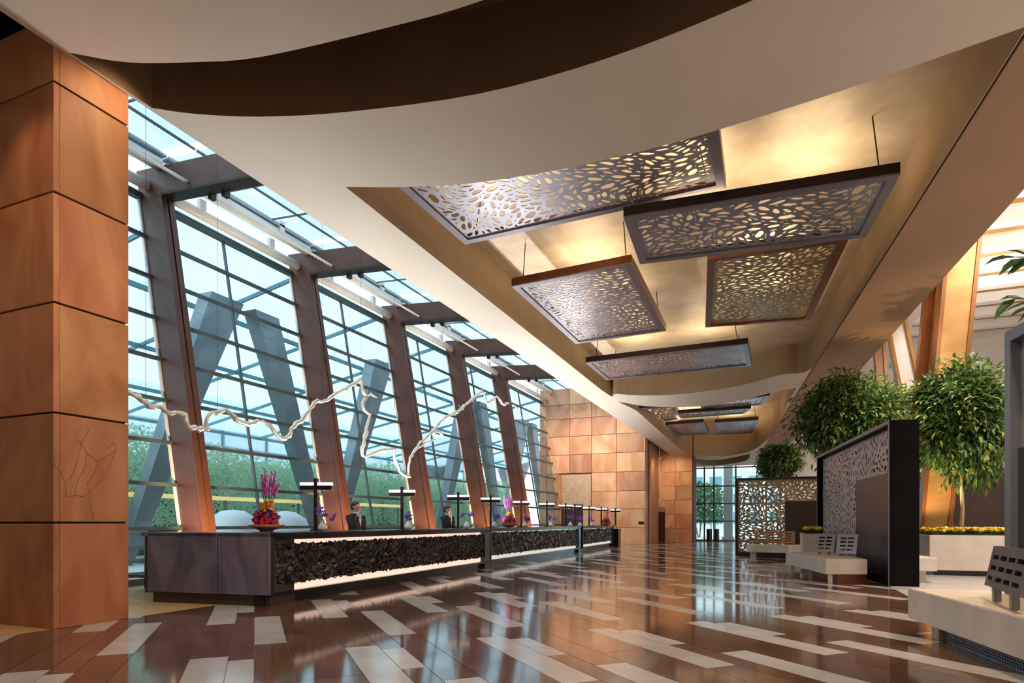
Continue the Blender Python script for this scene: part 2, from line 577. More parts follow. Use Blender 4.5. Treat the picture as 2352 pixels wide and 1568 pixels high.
def thing(name, label, cat, loc, group=None):
    o = bpy.data.objects.new(name, None)
    COL.objects.link(o)
    o.location = loc
    o.empty_display_size = 0.1
    ORIGIN[o.name] = Vector(loc)
    return tag(o, label, cat, group)


def struct(o, label=None):
    o['kind'] = 'structure'
    if label:
        o['label'] = label
    return o


def structure_root(name, label=None, loc=(0, 0, 0)):
    o = bpy.data.objects.new(name, None)
    COL.objects.link(o)
    o.location = loc
    ORIGIN[o.name] = Vector(loc)
    return struct(o, label)


def copy_tree(src, loc, rotz=0.0, label=None, parent=None):
    c = src.copy()
    COL.objects.link(c)
    c.parent = parent
    if parent is None:
        c.location = loc
        c.rotation_euler = (0, 0, rotz)
        ORIGIN[c.name] = Vector(loc)
    if label:
        c['label'] = label
    for ch in list(src.children):
        copy_tree(ch, None, 0, None, c)
    return c


# ------------------------------------------------------------------ planar sheet with holes
def holed_polygon(outer, holes, extra_edges=()):
    """CDT of an outer ring with hole rings; returns (points2d, triangles)"""
    vs, es, fc = [], [], []
    for ring in [outer] + list(holes):
        ar = sum(ring[i][0] * ring[(i + 1) % len(ring)][1] - ring[(i + 1) % len(ring)][0] * ring[i][1] for i in range(len(ring)))
        if ar < 0:
            ring = list(reversed(ring))
        b = len(vs)
        vs += [Vector((p[0], p[1])) for p in ring]
        fc.append(list(range(b, len(vs))))
    for a, c in extra_edges:
        b = len(vs)
        vs += [Vector(a), Vector(c)]
        es.append((b, b + 1))
    r = delaunay_2d_cdt(vs, es, fc, 1, 1e-5)
    return [tuple(p) for p in r[0]], [tuple(f) for f, o in zip(r[2], r[5]) if list(o) == [0]]


def blob_holes(w, h, margin, lmin, lmax, seed, forbid=None, tries=4000, gap=0.02, angle=None, spread=PI):
    rng = random.Random(seed)
    placed, cell, grid, out = [], lmax, {}, []
    for it in range(tries):
        k = it / tries
        L = lmax * (1 - k) ** 1.5 + lmin * (1 - (1 - k) ** 1.5)
        L *= rng.uniform(0.75, 1.25)
        W = L * rng.uniform(0.30, 0.55)
        x = rng.uniform(margin + L / 2, w - margin - L / 2)
        y = rng.uniform(margin + L / 2, h - margin - L / 2)
        if forbid and forbid(x, y, L / 2):
            continue
        # flow field so that neighbours lie in similar directions
        fa = mnoise.noise(Vector((x * 0.9 + seed, y * 0.9, 0.3))) * PI * 1.1 + (angle if angle is not None else 0)
        a = fa + rng.uniform(-0.5, 0.5)
        cx, sx = math.cos(a), math.sin(a)
        # capsule: sample 3 circles
        ok = True
        circ = [(x + cx * L * t, y + sx * L * t, W * 0.5) for t in (-0.32, 0.0, 0.32)]
        gi, gj = int(x / cell), int(y / cell)
        for i in (gi - 1, gi, gi + 1):
            for j in (gj - 1, gj, gj + 1):
                for c2 in grid.get((i, j), ()):
                    for c in circ:
                        for q in c2:
                            if (c[0] - q[0]) ** 2 + (c[1] - q[1]) ** 2 < (c[2] + q[2] + gap) ** 2:
                                ok = False
                                break
                        if not ok:
                            break
                    if not ok:
                        break
                if not ok:
                    break
            if not ok:
                break
        if not ok:
            continue
        grid.setdefault((gi, gj), []).append(circ)
        bend = rng.uniform(-0.25, 0.25)
        ring = []
        n = 10 if L > 0.14 else 8
        for q in range(n):
            b = 2 * PI * q / n
            ex = L / 2 * math.cos(b)
            ey = W / 2 * math.sin(b) * (1 + rng.uniform(-0.2, 0.2)) + bend * (ex * ex / (L / 2) - L / 4) * 0.6
            ring.append((x + cx * ex - sx * ey, y + sx * ex + cx * ey))
        out.append(ring)
    return out


def perforated(name, corners, material, parent, seed, lmin, lmax, margin, thick=0.02, tries=3500, forbid=None, angle=None, gap=0.02):
    """sheet over the quad corners (p00, p10, p11, p01), with organic cut-outs that go right through"""
    p00, p10, p11, p01 = [Vector(c) for c in corners]
    w = ((p10 - p00).length + (p11 - p01).length) / 2
    h = ((p01 - p00).length + (p11 - p10).length) / 2
    holes = blob_holes(w, h, margin, lmin, lmax, seed, forbid, tries, angle=angle, gap=gap)
    pts, tris = holed_polygon([(0, 0), (w, 0), (w, h), (0, h)], holes)
    nrm = (p10 - p00).cross(p01 - p00).normalized() * thick

    def mp(p):
        u, v = p[0] / w, p[1] / h
        return p00 * (1 - u) * (1 - v) + p10 * u * (1 - v) + p11 * u * v + p01 * (1 - u) * v
    P3 = [mp(p) for p in pts]
    n = len(P3)
    mb = MB()
    vs = P3 + [p + nrm for p in P3]
    fs = [(a, c, b) for a, b, c in tris] + [(a + n, b + n, c + n) for a, b, c in tris]
    cnt = {}
    for t in tris:
        for i in range(3):
            e = (t[i], t[(i + 1) % 3])
            cnt[tuple(sorted(e))] = cnt.get(tuple(sorted(e)), 0) + 1
    for t in tris:
        for i in range(3):
            e = (t[i], t[(i + 1) % 3])
            if cnt[tuple(sorted(e))] == 1:
                fs.append((e[0], e[1], e[1] + n, e[0] + n))
    mb.add(vs, fs)
    return mb.build(name, material, parent)


# ================================================================== the setting
ZS = 6.83                      # underside of the soffit


def zs(y):
    return ZS if y <= 31 else ZS - 0.13 * (y - 31)


def PR(px, py):
    """pixel onto the soffit: level up to y = 31, then sloping down"""
    p = PZ(px, py, ZS)
    if p.y <= 31:
        return p
    d = ray(px, py)
    k = (ZS - EYE + 0.13 * 31) / (d[2] + 0.13 * d[1])
    return Vector((d[0] * k, d[1] * k, EYE + d[2] * k))


def beam_l(y):
    return 2.58 - 0.0835 * (y - 9.57)


def beam_r(y):
    return 3.83 - 0.074 * (y - 12.87)


# ---- floor: dark and pale stone planks laid at 45 degrees
floor_root = structure_root('floor', 'polished stone plank floor of brown and pale grey boards')
MB().box(-13.6, 14, -8, 47, -0.25, -0.012).build('screed', 'grout', floor_root)
TH = math.radians(45.3)
UD = Vector((-math.sin(TH), math.cos(TH)))     # along the planks
VD = Vector((math.cos(TH), math.sin(TH)))      # across
VP, UP_ = 1.38, 4.15
STRIPS = [(-0.55, -0.225, 'A'), (-0.225, -0.005, 'N'), (-0.005, 0.31, 'B'), (0.31, 0.83, 'W')]
SEG = {'A': [(4.30, 6.40, 1), (6.40, 8.45, 0)], 'N': [(5.27, 6.19, 1), (6.19, 7.8, 0), (7.8, 9.42, 0)],
       'B': [(6.90, 8.92, 1), (8.92, 11.05, 0)], 'W': [(5.2, 7.27, 0), (7.27, 9.35, 0)]}


def clip_poly(poly, keep):
    for (nx, ny, c) in keep:           # keep nx*x + ny*y >= c
        out = []
        for i in range(len(poly)):
            a, b = poly[i], poly[(i + 1) % len(poly)]
            da, db = nx * a[0] + ny * a[1] - c, nx * b[0] + ny * b[1] - c
            if da >= 0:
                out.append(a)
            if (da >= 0) != (db >= 0):
                t = da / (da - db)
                out.append((a[0] + (b[0] - a[0]) * t, a[1] + (b[1] - a[1]) * t))
        poly = out
        if len(poly) < 3:
            return []
    return poly


def px_of(p):
    f = -SN * p[0] + CS * p[1]
    r = CS * p[0] + SN * p[1]
    if f < 0.5:
        return (-9999, -9999, f)
    return (CX + F * r / f, HY + F * EYE / f, f)


FIELD = [(1, 0, -7.80), (-1, 0, -2.08), (0, 1, 1.5), (0, -1, -44.6)]
planks = []
for kv in range(-9, 36):
    for ku in range(-4, 12):
        for v0, v1, st in STRIPS:
            for u0, u1, white in SEG[st]:
                a0, a1 = u0 + ku * UP_ + 0.003, u1 + ku * UP_ - 0.003
                b0, b1 = v0 + kv * VP + 0.003, v1 + kv * VP - 0.003
                quad = [UD * a0 + VD * b0, UD * a0 + VD * b1, UD * a1 + VD * b1, UD * a1 + VD * b0]
                full = all(nx * q.x + ny * q.y >= c for q in quad for nx, ny, c in FIELD)
                poly = [(q.x, q.y) for q in quad] if full else clip_poly([(q.x, q.y) for q in quad], FIELD)
                if not poly:
                    continue
                ctr = Vector((sum(p[0] for p in poly) / len(poly), sum(p[1] for p in poly) / len(poly)))
                q = px_of(ctr)
                planks.append((q, full, white, (st, u0), (a1 - a0, b1 - b0), poly, ctr))


def area2(poly):
    return abs(sum(poly[i][0] * poly[(i + 1) % len(poly)][1] - poly[(i + 1) % len(poly)][0] * poly[i][1] for i in range(len(poly)))) / 2


def show(pl):
    q = pl[0]
    vis = any(0 <= px_of(p)[0] <= 2352 and 0 <= px_of(p)[1] <= 1568 for p in pl[5]) or (0 <= q[0] <= 2352 and 0 <= q[1] <= 1568)
    return area2(pl[5]) / max(q[2], 0.5) ** 3 if vis else -1.0


planks.sort(key=lambda p: -show(p))
shared = {}
rest = {0: MB(), 1: MB()}
for i, pl in enumerate(planks):
    q, full, white, key, (lu, lv), poly, ctr = pl
    if i < 300 and show(pl) > 0:
        mname = 'plank_white' if white else 'plank_brown'
        if full:
            if key not in shared:
                a, b = UD * lu / 2, VD * lv / 2
                ring = [-a - b, -a + b, a + b, a - b]
                mb = MB().slab([(p.x, p.y) for p in ring], -0.012, 0)
                ob = mb.build('plank', mname, floor_root)
                shared[key] = ob.data
            else:
                ob = bpy.data.objects.new('plank', shared[key])
                COL.objects.link(ob)
                ob.parent = floor_root
            ob.location = (ctr.x, ctr.y, 0)
        else:
            MB().slab(poly, -0.012, 0).build('plank', mname, floor_root)
    else:
        rest[white].slab(poly, -0.012, 0)
for w, nm in ((0, 'plank_brown'), (1, 'plank_white')):
    o = rest[w].build('plank_field', nm, floor_root)
    o['kind'] = 'stuff'
MB().box(-13.6, -7.81, -8, 47, -0.012, 0.0).build('border', 'tan_floor', floor_root)
MB().box(2.09, 14, -8, 47, -0.012, 0.0).build('border', 'grey_floor', floor_root)
MB().box(-7.81, 2.09, -8, 1.49, -0.012, 0.0).build('border', 'grey_floor', floor_root)
MB().box(-7.81, 2.09, 44.61, 47, -0.012, 0.0).build('border', 'grey_floor', floor_root)

# ---- ceiling: cream soffit with scalloped openings
op0 = [(-7.72, 4.77), (-7.24, 5.14), (-6.5, 5.45), (-5.66, 5.71), (-3.96, 5.93), (-2.86, 6.01), (-1.0, 5.98), (0.8, 5.75), (2.5, 5.3),
       (2.7, 6.4), (1.6, 6.75), (-0.21, 7.13), (-1.82, 7.34), (-3.54, 7.30), (-5.34, 6.93), (-6.5, 6.55), (-7.28, 6.16), (-7.72, 5.84)]
op1 = [(-6.57, 8.46), (-5.71, 8.83), (-4.62, 9.17), (-3.19, 9.36), (-1.67, 9.37), (-0.72, 9.29), (0.86, 9.06), (2.62, 8.7),
       (beam_l(17) - 0.02, 17), (beam_l(24.8) - 0.02, 24.8), (0.18, 25.6), (-1.28, 26.95), (-3.37, 27.73), (-5.08, 27.51), (-6.30, 26.6), (-6.70, 25.6)]
op2 = [(-6.63, 28.35), (-5.73, 29.9), (-4.47, 30.79), (-3.0, 30.95), (-1.43, 30.2), (0.0, 28.9), (0.85, 28.3)]
op2 += [tuple(PR(*p)[:2]) for p in [(1790, 975), (1768, 1003), (1732, 1032), (1685, 1045), (1638, 1047), (1585, 1044), (1560, 1030)]]
op3 = [tuple(PR(*p)[:2]) for p in [(1592, 1052), (1620, 1056), (1655, 1055), (1690, 1049), (1722, 1042), (1718, 1055), (1690, 1063), (1650, 1068), (1618, 1068), (1600, 1064)]]
outer = [(-7.78, -7.5), (-7.78, 31), (-5.43, 44.4), (-4.2, 44.55), (-1.4, 44.4)]
outer += [(beam_l(y) - 0.02, y) for y in (31, 24.8, 17, 9.57, -7.5)]
outer[4] = (-1.2, 44.4)


def insert_y31(ring):
    out = []
    for i in range(len(ring)):
        a, b = ring[i], ring[(i + 1) % len(ring)]
        out.append(a)
        if (a[1] - 31) * (b[1] - 31) < -1e-6:
            t = (31 - a[1]) / (b[1] - a[1])
            out.append((a[0] + (b[0] - a[0]) * t, 31.0))
    return out


def smooth_ring(ring, keep_corner=50):
    """Catmull-Rom the gentle bends of a ring, keep its sharp corners"""
    out = []
    n = len(ring)
    sharp = []
    for i in range(n):
        a, b, c = Vector(ring[i - 1]), Vector(ring[i]), Vector(ring[(i + 1) % n])
        sharp.append((b - a).angle(c - b) > math.radians(keep_corner))
    for i in range(n):
        p0, p1, p2, p3 = [Vector(ring[(i + k) % n]) for k in (-1, 0, 1, 2)]
        if sharp[i]:
            p0 = p1 + (p1 - p2)
        if sharp[(i + 1) % n]:
            p3 = p2 + (p2 - p1)
        steps = 4 if (p2 - p1).length < 4 else 1
        for s in range(steps):
            t = s / steps
            q = 0.5 * ((2 * p1) + (-p0 + p2) * t + (2 * p0 - 5 * p1 + 4 * p2 - p3) * t * t + (-p0 + 3 * p1 - 3 * p2 + p3) * t ** 3)
            out.append((q.x, q.y))
    return out


op0, op1, op2, op3 = [smooth_ring(r) for r in (op0, op1, op2, op3)]
rings = [insert_y31(r) for r in (outer, op0, op1, op2, op3)]
pts, tris = holed_polygon(rings[0], rings[1:], [((-7.77, 31), (beam_l(31) - 0.03, 31))])
mb = MB()
mb.add([(x, y, zs(y)) for x, y in pts], [(a, c, b) for a, b, c in tris])
# fascia on both long sides and at the far end
for a, b in [((-7.78, -7.5), (-7.78, 31)), ((-7.78, 31), (-5.43, 44.4)), ((-5.43, 44.4), (-4.2, 44.55)), ((-4.2, 44.55), (-1.2, 44.4))]:
    mb.add([(a[0], a[1], zs(a[1])), (b[0], b[1], zs(b[1])), (b[0], b[1], 9.6), (a[0], a[1], 9.6)], [(0, 1, 2, 3)])
ceiling = struct(mb.build('ceiling', 'soffit'), 'cream plaster ceiling with scalloped openings')
LID = {1: 7.95, 2: 7.95, 3: 7.6, 4: 6.6}
for k in (1, 2, 3, 4):
    r = rings[k]
    z1 = LID[k]
    mb = MB()
    for i in range(len(r)):
        a, b = r[i], r[(i + 1) % len(r)]
        mb.add([(a[0], a[1], zs(a[1])), (b[0], b[1], zs(b[1])), (b[0], b[1], z1), (a[0], a[1], z1)], [(0, 1, 2, 3)])
    mb.build('reveal', 'reveal_shaded' if k == 1 else 'reveal', ceiling)
    pts2, tr2 = holed_polygon([(p[0], p[1]) for p in r], [])
    MB().add([(x, y, z1) for x, y in pts2], tr2).build('recess_lid', 'reveal_shaded' if k in (1, 4) else 'gold_leaf', ceiling)
# long brown edge beam along the atrium
ys = [-7.5, 31]
mb = MB()
z0 = ZS - 0.03
ring0 = [(beam_l(-7.5), -7.5), (beam_r(-7.5), -7.5), (beam_r(31), 31), (beam_l(31), 31)]
mb.prism([(x, y, z0) for x, y in ring0], [(x, y, 9.6) for x, y in ring0])
e0, e1 = PR(1712, 1040), PR(1742, 1040)
ring1 = [(beam_l(31), 31), (beam_r(31), 31), (-0.35, 44.4), (-1.2, 44.4)]
mb.prism([(x, y, zs(y) - 0.03) for x, y in ring1], [(x, y, 9.6) for x, y in ring1])
struct(mb.build('trim_1', 'beam_paint'), 'brown edge beam running along the atrium side')
# building roof slab above (closes the hall to the sky)
struct(MB().box(-7.78, 5.4, -8, 47, 9.6, 9.8).build('roof', 'plaster'))
struct(MB().box(-13.6, -7.78, -8, 5.0, 8.6, 9.8).build('roof', 'brown_panel'))

# ---- enclosing walls out of view and atrium
struct(MB().box(-13.6, 14.3, -8.3, -8, -0.2, 13).build('wall_back', 'plaster'))
struct(MB().box(-13.6, -13.3, -8, 5.0, -0.2, 9.6).build('wall_left', 'plaster'))
struct(MB().box(14, 14.3, -8, 47, -0.2, 13).build('wall_right', 'plaster'))
struct(MB().box(5.2, 5.4, -8, 47, 9.8, 13.0).build('wall_clerestory', 'plaster'))
atr = struct(MB().box(5.2, 14.3, -8, 47, 12.6, 12.8).build('ceiling', 'plaster'), 'white atrium ceiling with broad beams')
y = 6.0
while y < 46:
    MB().box(5.4, 14.0, y, y + 0.55, 12.1, 12.6).build('beam', 'plaster', atr)
    MB().box(5.4, 14.0, y + 1.45, y + 1.55, 12.3, 12.6).build('slat', 'bronze', atr)
    y += 2.4
# far end of the atrium
struct(MB().box(0.6, 14.3, 44.6, 44.9, -0.2, 13).build('wall_far', 'plaster'))
# dark timber wall behind the right planter, with a pale wall above
struct(MB().box(PY(2190, 1200, 23.6).x, 13.9, 23.6, 23.9, 0, 2.95).build('wall_dark', 'brown_panel'), 'dark timber wall behind the planters')

# ---- stone pillar at the left
pil = thing('stone_pillar', 'tall orange sandstone pillar beside the reception counter', 'pillar', (-8.5, 5.1, 0))
MB().box(-9.55, -7.80, 4.66, 5.52, 0, 7.15).build('core', 'joint', pil)
lev = [-0.0] + [1.25 + (k) * 1.293 for k in range(0, 6)]
for i in range(len(lev) - 1):
    z0, z1 = lev[i] + (0.012 if i else 0), lev[i + 1] - 0.012
    MB().box(-9.58, -7.775, 4.63, 4.70, z0, z1).build('stone_panel', 'sandstone', pil, bevel=0.006)
    MB().box(-7.845, -7.775, 4.702, 5.55, z0, z1).build('stone_panel', 'sandstone', pil, bevel=0.006)
MB().box(-9.58, -7.775, 4.63, 5.55, lev[-1] + 0.012, 7.2).build('stone_panel', 'sandstone', pil)
# dark figured vein on one panel
rng = random.Random(5)
veins = [[(205, 985), (188, 1015), (180, 1050), (170, 1085), (150, 1110), (152, 1140), (175, 1138)],
         [(182, 1010), (200, 1040), (195, 1075), (178, 1105), (172, 1135)],
         [(200, 1040), (225, 1060), (250, 1045), (268, 1030), (262, 1015), (245, 1030)],
         [(225, 1060), (215, 1090), (200, 1110), (205, 1130)],
         [(205, 1130), (208, 1165), (216, 1192)], [(170, 1135), (190, 1140), (205, 1130)],
         [(265, 1035), (250, 1075), (232, 1100), (205, 1130)],
         [(130, 1040), (122, 1065), (140, 1085), (150, 1110)]]
for vn in veins:
    q = [PX(*p, -7.7735) for p in vn]
    MB().tube([(p.x - 0.0015, p.y, p.z) for p in q], 0.005, 5).build('vein', 'vein', pil)

# ---- sandstone end wall with doorway
EW = 36.1
wall = struct(MB().box(PY(1240, 1200, EW).x, PY(1480, 1200, EW).x, EW + 0.05, EW + 1.4, 0, 9.4).build('wall_stone', 'wall_joint'), 'sandstone end wall of large square tiles')
xs_px = [1240, 1256, 1308, 1359, 1416, 1480]
xs = [PY(p, 1200, EW).x for p in xs_px]
zrows = [0, 0.02 + 1.02 * 0 + 0.90]
rows = [-0.02, 0.95, 2.04, 3.11, 4.23, 5.35, 6.46, 7.54, 8.4, 9.4]
DX0, DX1, DZ = xs[1] + 0.75, xs[3] - 0.05, 4.16
for i in range(len(xs) - 1):
    for j in range(len(rows) - 1):
        x0, x1, z0, z1 = xs[i] + 0.012, xs[i + 1] - 0.012, max(rows[j], 0) + 0.012, rows[j + 1] - 0.012
        segs = [(x0, x1)]
        if z0 < DZ - 0.1:
            segs = []
            if x0 < DX0:
                segs.append((x0, min(x1, DX0)))
            if x1 > DX1:
                segs.append((max(x0, DX1), x1))
        for a, b in segs:
            if b - a > 0.05:
                MB().box(a, b, EW - 0.02, EW + 0.06, z0, z1).build('tile', 'wall_stone', wall, bevel=0.008)
# return face of the end wall (facing the hall)
for j in range(len(rows) - 1):
    MB().box(xs[-1] - 0.02, xs[-1] + 0.05, EW - 0.02, EW + 0.72, max(rows[j], 0) + 0.012, rows[j + 1] - 0.012).build('tile', 'wall_stone', wall)
# relief panel and dark door in the opening
MB().box(DX0, DX1, EW + 0.02, EW + 0.055, 2.35, DZ).build('relief_panel', 'relief', wall)
MB().box(DX0, DX0 + 0.18, EW - 0.06, EW + 0.05, 0, DZ).build('door_jamb', 'sandstone', wall)
MB().box(DX0 + 1.55, DX1, EW + 0.02, EW + 0.055, 0, 2.35).build('relief_panel', 'relief', wall)
door = MB().box(DX0 + 0.2, DX0 + 1.53, EW - 0.03, EW + 0.03, 0, 2.33).build('door_1', 'door_dark')
struct(door, 'dark timber door in the sandstone end wall')
MB().tube([(DX0 + 1.4, EW - 0.07, 0.95), (DX0 + 1.4, EW - 0.07, 1.25)], 0.015, 6).build('handle', 'silver', door)
tag(MB().box(-7.25, -6.95, EW - 0.06, EW - 0.025, 1.18, 1.32).build('wall_plate', 'black_lacquer'), 'small dark plate on the sandstone end wall', 'plate')

# second stone wall, deeper
E2 = 40.8
wall2 = struct(MB().box(-6.75, -4.70, E2 + 0.05, E2 + 1.2, 0, 8).build('wall_stone', 'wall_joint'), 'deeper sandstone wall beside the glass entrance')
xp = [-7.5] + [PY(p, 1200, E2).x for p in (1515, 1551, 1590)]
for i in range(3):
    for j in range(8):
        z0, z1 = 0.9 * j + 0.01, 0.9 * (j + 1) - 0.01
        if i == 0 and z1 < 2.3:
            continue
        MB().box(xp[i] + 0.01, xp[i + 1] - 0.01, E2 - 0.02, E2 + 0.06, z0, z1).build('tile', 'wall_stone', wall2)
d2 = MB().box(xp[0] + 0.03, xp[1] + 0.35, E2 - 0.04, E2 + 0.02, 0, 1.95).build('door_2', 'door_dark')
struct(d2, 'dark door between the two sandstone walls')
MB().box(xp[0] + 0.03, xp[1] + 0.35, E2 - 0.05, E2 + 0.02, 1.95, 2.25).build('lintel', 'panel_metal', d2)
struct(MB().box(-7.7, -6.9, 37.55, 40.9, 0, 8).build('wall_passage', 'wall_stone'))
struct(MB().box(-13.2, -7.8, 37.6, 47, 0, 9.5).build('wall_service', 'plaster'))


# ================================================================== leaning window wall
W0, LEAN, BAY, Y0 = 11.6, 0.175, 4.77, 9.81
ZT = 8.55                       # underside of the roof beams at the column


def colx(z, off=0.0):
    return -(W0 + off + LEAN * (z - 1.13))


for k in range(-1, 6):
    yc = Y0 + BAY * k
    if k == 5:
        yc = EW - 0.25
    names = {-1: 'leaning steel frame hidden behind the stone pillar', 0: 'leaning brown steel frame nearest the stone pillar',
             1: 'second leaning brown steel frame, behind the first counter lamp', 2: 'third leaning brown steel frame along the window wall',
             3: 'fourth leaning brown steel frame along the window wall', 4: 'last leaning brown steel frame before the sandstone wall'}
    if k in (-1, 5):
        continue
    fr = thing('steel_frame', names[k], 'column', (colx(0), yc, 0), 'leaning steel frames of the window wall')
    hy = 0.11
    mb = MB()
    zb, zt = 0.0, 9.18
    # web box of the column
    mb.prism([(colx(zb, 0.33), yc - hy, zb), (colx(zb, -0.33), yc - hy, zb), (colx(zb, -0.33), yc + hy, zb), (colx(zb, 0.33), yc + hy, zb)],
             [(colx(zt, 0.33), yc - hy, zt), (colx(zt, -0.33), yc - hy, zt), (colx(zt, -0.33), yc + hy, zt), (colx(zt, 0.33), yc + hy, zt)])
    mb.build('column', 'steel', fr)
    # inner flange, split by a dark joint
    for s, (a, b) in enumerate([(-0.16, -0.02), (0.02, 0.16)]):
        mb = MB()
        mb.prism([(colx(zb, -0.34), yc + a, zb), (colx(zb, -0.42), yc + a, zb), (colx(zb, -0.42), yc + b, zb), (colx(zb, -0.34), yc + b, zb)],
                 [(colx(ZT, -0.34), yc + a, ZT), (colx(ZT, -0.42), yc + a, ZT), (colx(ZT, -0.42), yc + b, ZT), (colx(ZT, -0.34), yc + b, ZT)])
        mb.build('flange', 'steel', fr)
    mb = MB()
    mb.prism([(colx(zb, -0.335), yc - 0.02, zb), (colx(zb, -0.37), yc - 0.02, zb), (colx(zb, -0.37), yc + 0.02, zb), (colx(zb, -0.335), yc + 0.02, zb)],
             [(colx(ZT, -0.335), yc - 0.02, ZT), (colx(ZT, -0.37), yc - 0.02, ZT), (colx(ZT, -0.37), yc + 0.02, ZT), (colx(ZT, -0.335), yc + 0.02, ZT)])
    mb.build('joint', 'steel_dark', fr)
    # roof beam running back over the soffit
    hb = hy + 0.006
    xa, xb = colx(ZT, 0.30), -7.82
    za, zb2 = ZT, ZT - 0.32
    mb = MB()
    mb.prism([(xa, yc - hb, za), (xb, yc - hb, zb2), (xb, yc + hb, zb2), (xa, yc + hb, za)],
             [(xa - 0.12, yc - hb, za + 0.66), (xb, yc - hb, zb2 + 0.62), (xb, yc + hb, zb2 + 0.62), (xa - 0.12, yc + hb, za + 0.66)])
    mb.build('roof_beam', 'steel', fr)
    mb = MB()
    xi = colx(ZT, -0.42)
    mb.prism([(xi, yc - 0.17, za - 0.075), (xb, yc - 0.17, zb2 - 0.045), (xb, yc + 0.17, zb2 - 0.045), (xi, yc + 0.17, za - 0.075)],
             [(xi, yc - 0.17, za - 0.02), (xb, yc - 0.17, zb2), (xb, yc + 0.17, zb2), (xi, yc + 0.17, za - 0.02)])
    mb.build('beam_flange', 'steel_dark', fr)
    # pale trim bead between frame and glass, on the far side of the column
    mb = MB()
    mb.prism([(colx(0, -0.30), yc + hy, 0), (colx(0, -0.36), yc + hy, 0), (colx(0, -0.36), yc + hy + 0.06, 0), (colx(0, -0.30), yc + hy + 0.06, 0)],
             [(colx(ZT - .03, -0.30), yc + hy, ZT - .03), (colx(ZT - .03, -0.36), yc + hy, ZT - .03), (colx(ZT - .03, -0.36), yc + hy + 0.06, ZT - .03), (colx(ZT - .03, -0.30), yc + hy + 0.06, ZT - .03)])
    mb.build('trim_bead', 'trim_white', fr)
    # near side edge bead
    mb = MB()
    mb.prism([(colx(0, 0.30), yc - hy - 0.04, 0), (colx(0, 0.36), yc - hy - 0.04, 0), (colx(0, 0.36), yc - hy, 0), (colx(0, 0.30), yc - hy, 0)][::-1],
             [(colx(ZT, 0.30), yc - hy - 0.04, ZT), (colx(ZT, 0.36), yc - hy - 0.04, ZT), (colx(ZT, 0.36), yc - hy, ZT), (colx(ZT, 0.30), yc - hy, ZT)][::-1])
    mb.build('edge_bead', 'trim_white', fr)
    # two dark clips under the beam
    for dx in (1.15, 1.55):
        x = xi + dx
        zz = ZT - 0.32 * (x - xi) / (xb - xi)
        MB().box(x - 0.05, x + 0.05, yc + 0.12, yc + 0.26, zz - 0.16, zz).build('clip', 'steel_dark', fr)

# glazing, one window per bay
ROWS = [0.0, 0.2, 1.13, 2.07, 3.0, 3.94, 4.87, 5.81, 6.75, 7.68, 8.62]
GO = 0.38


def gx(z, o=0.0):
    return colx(z, GO + o)


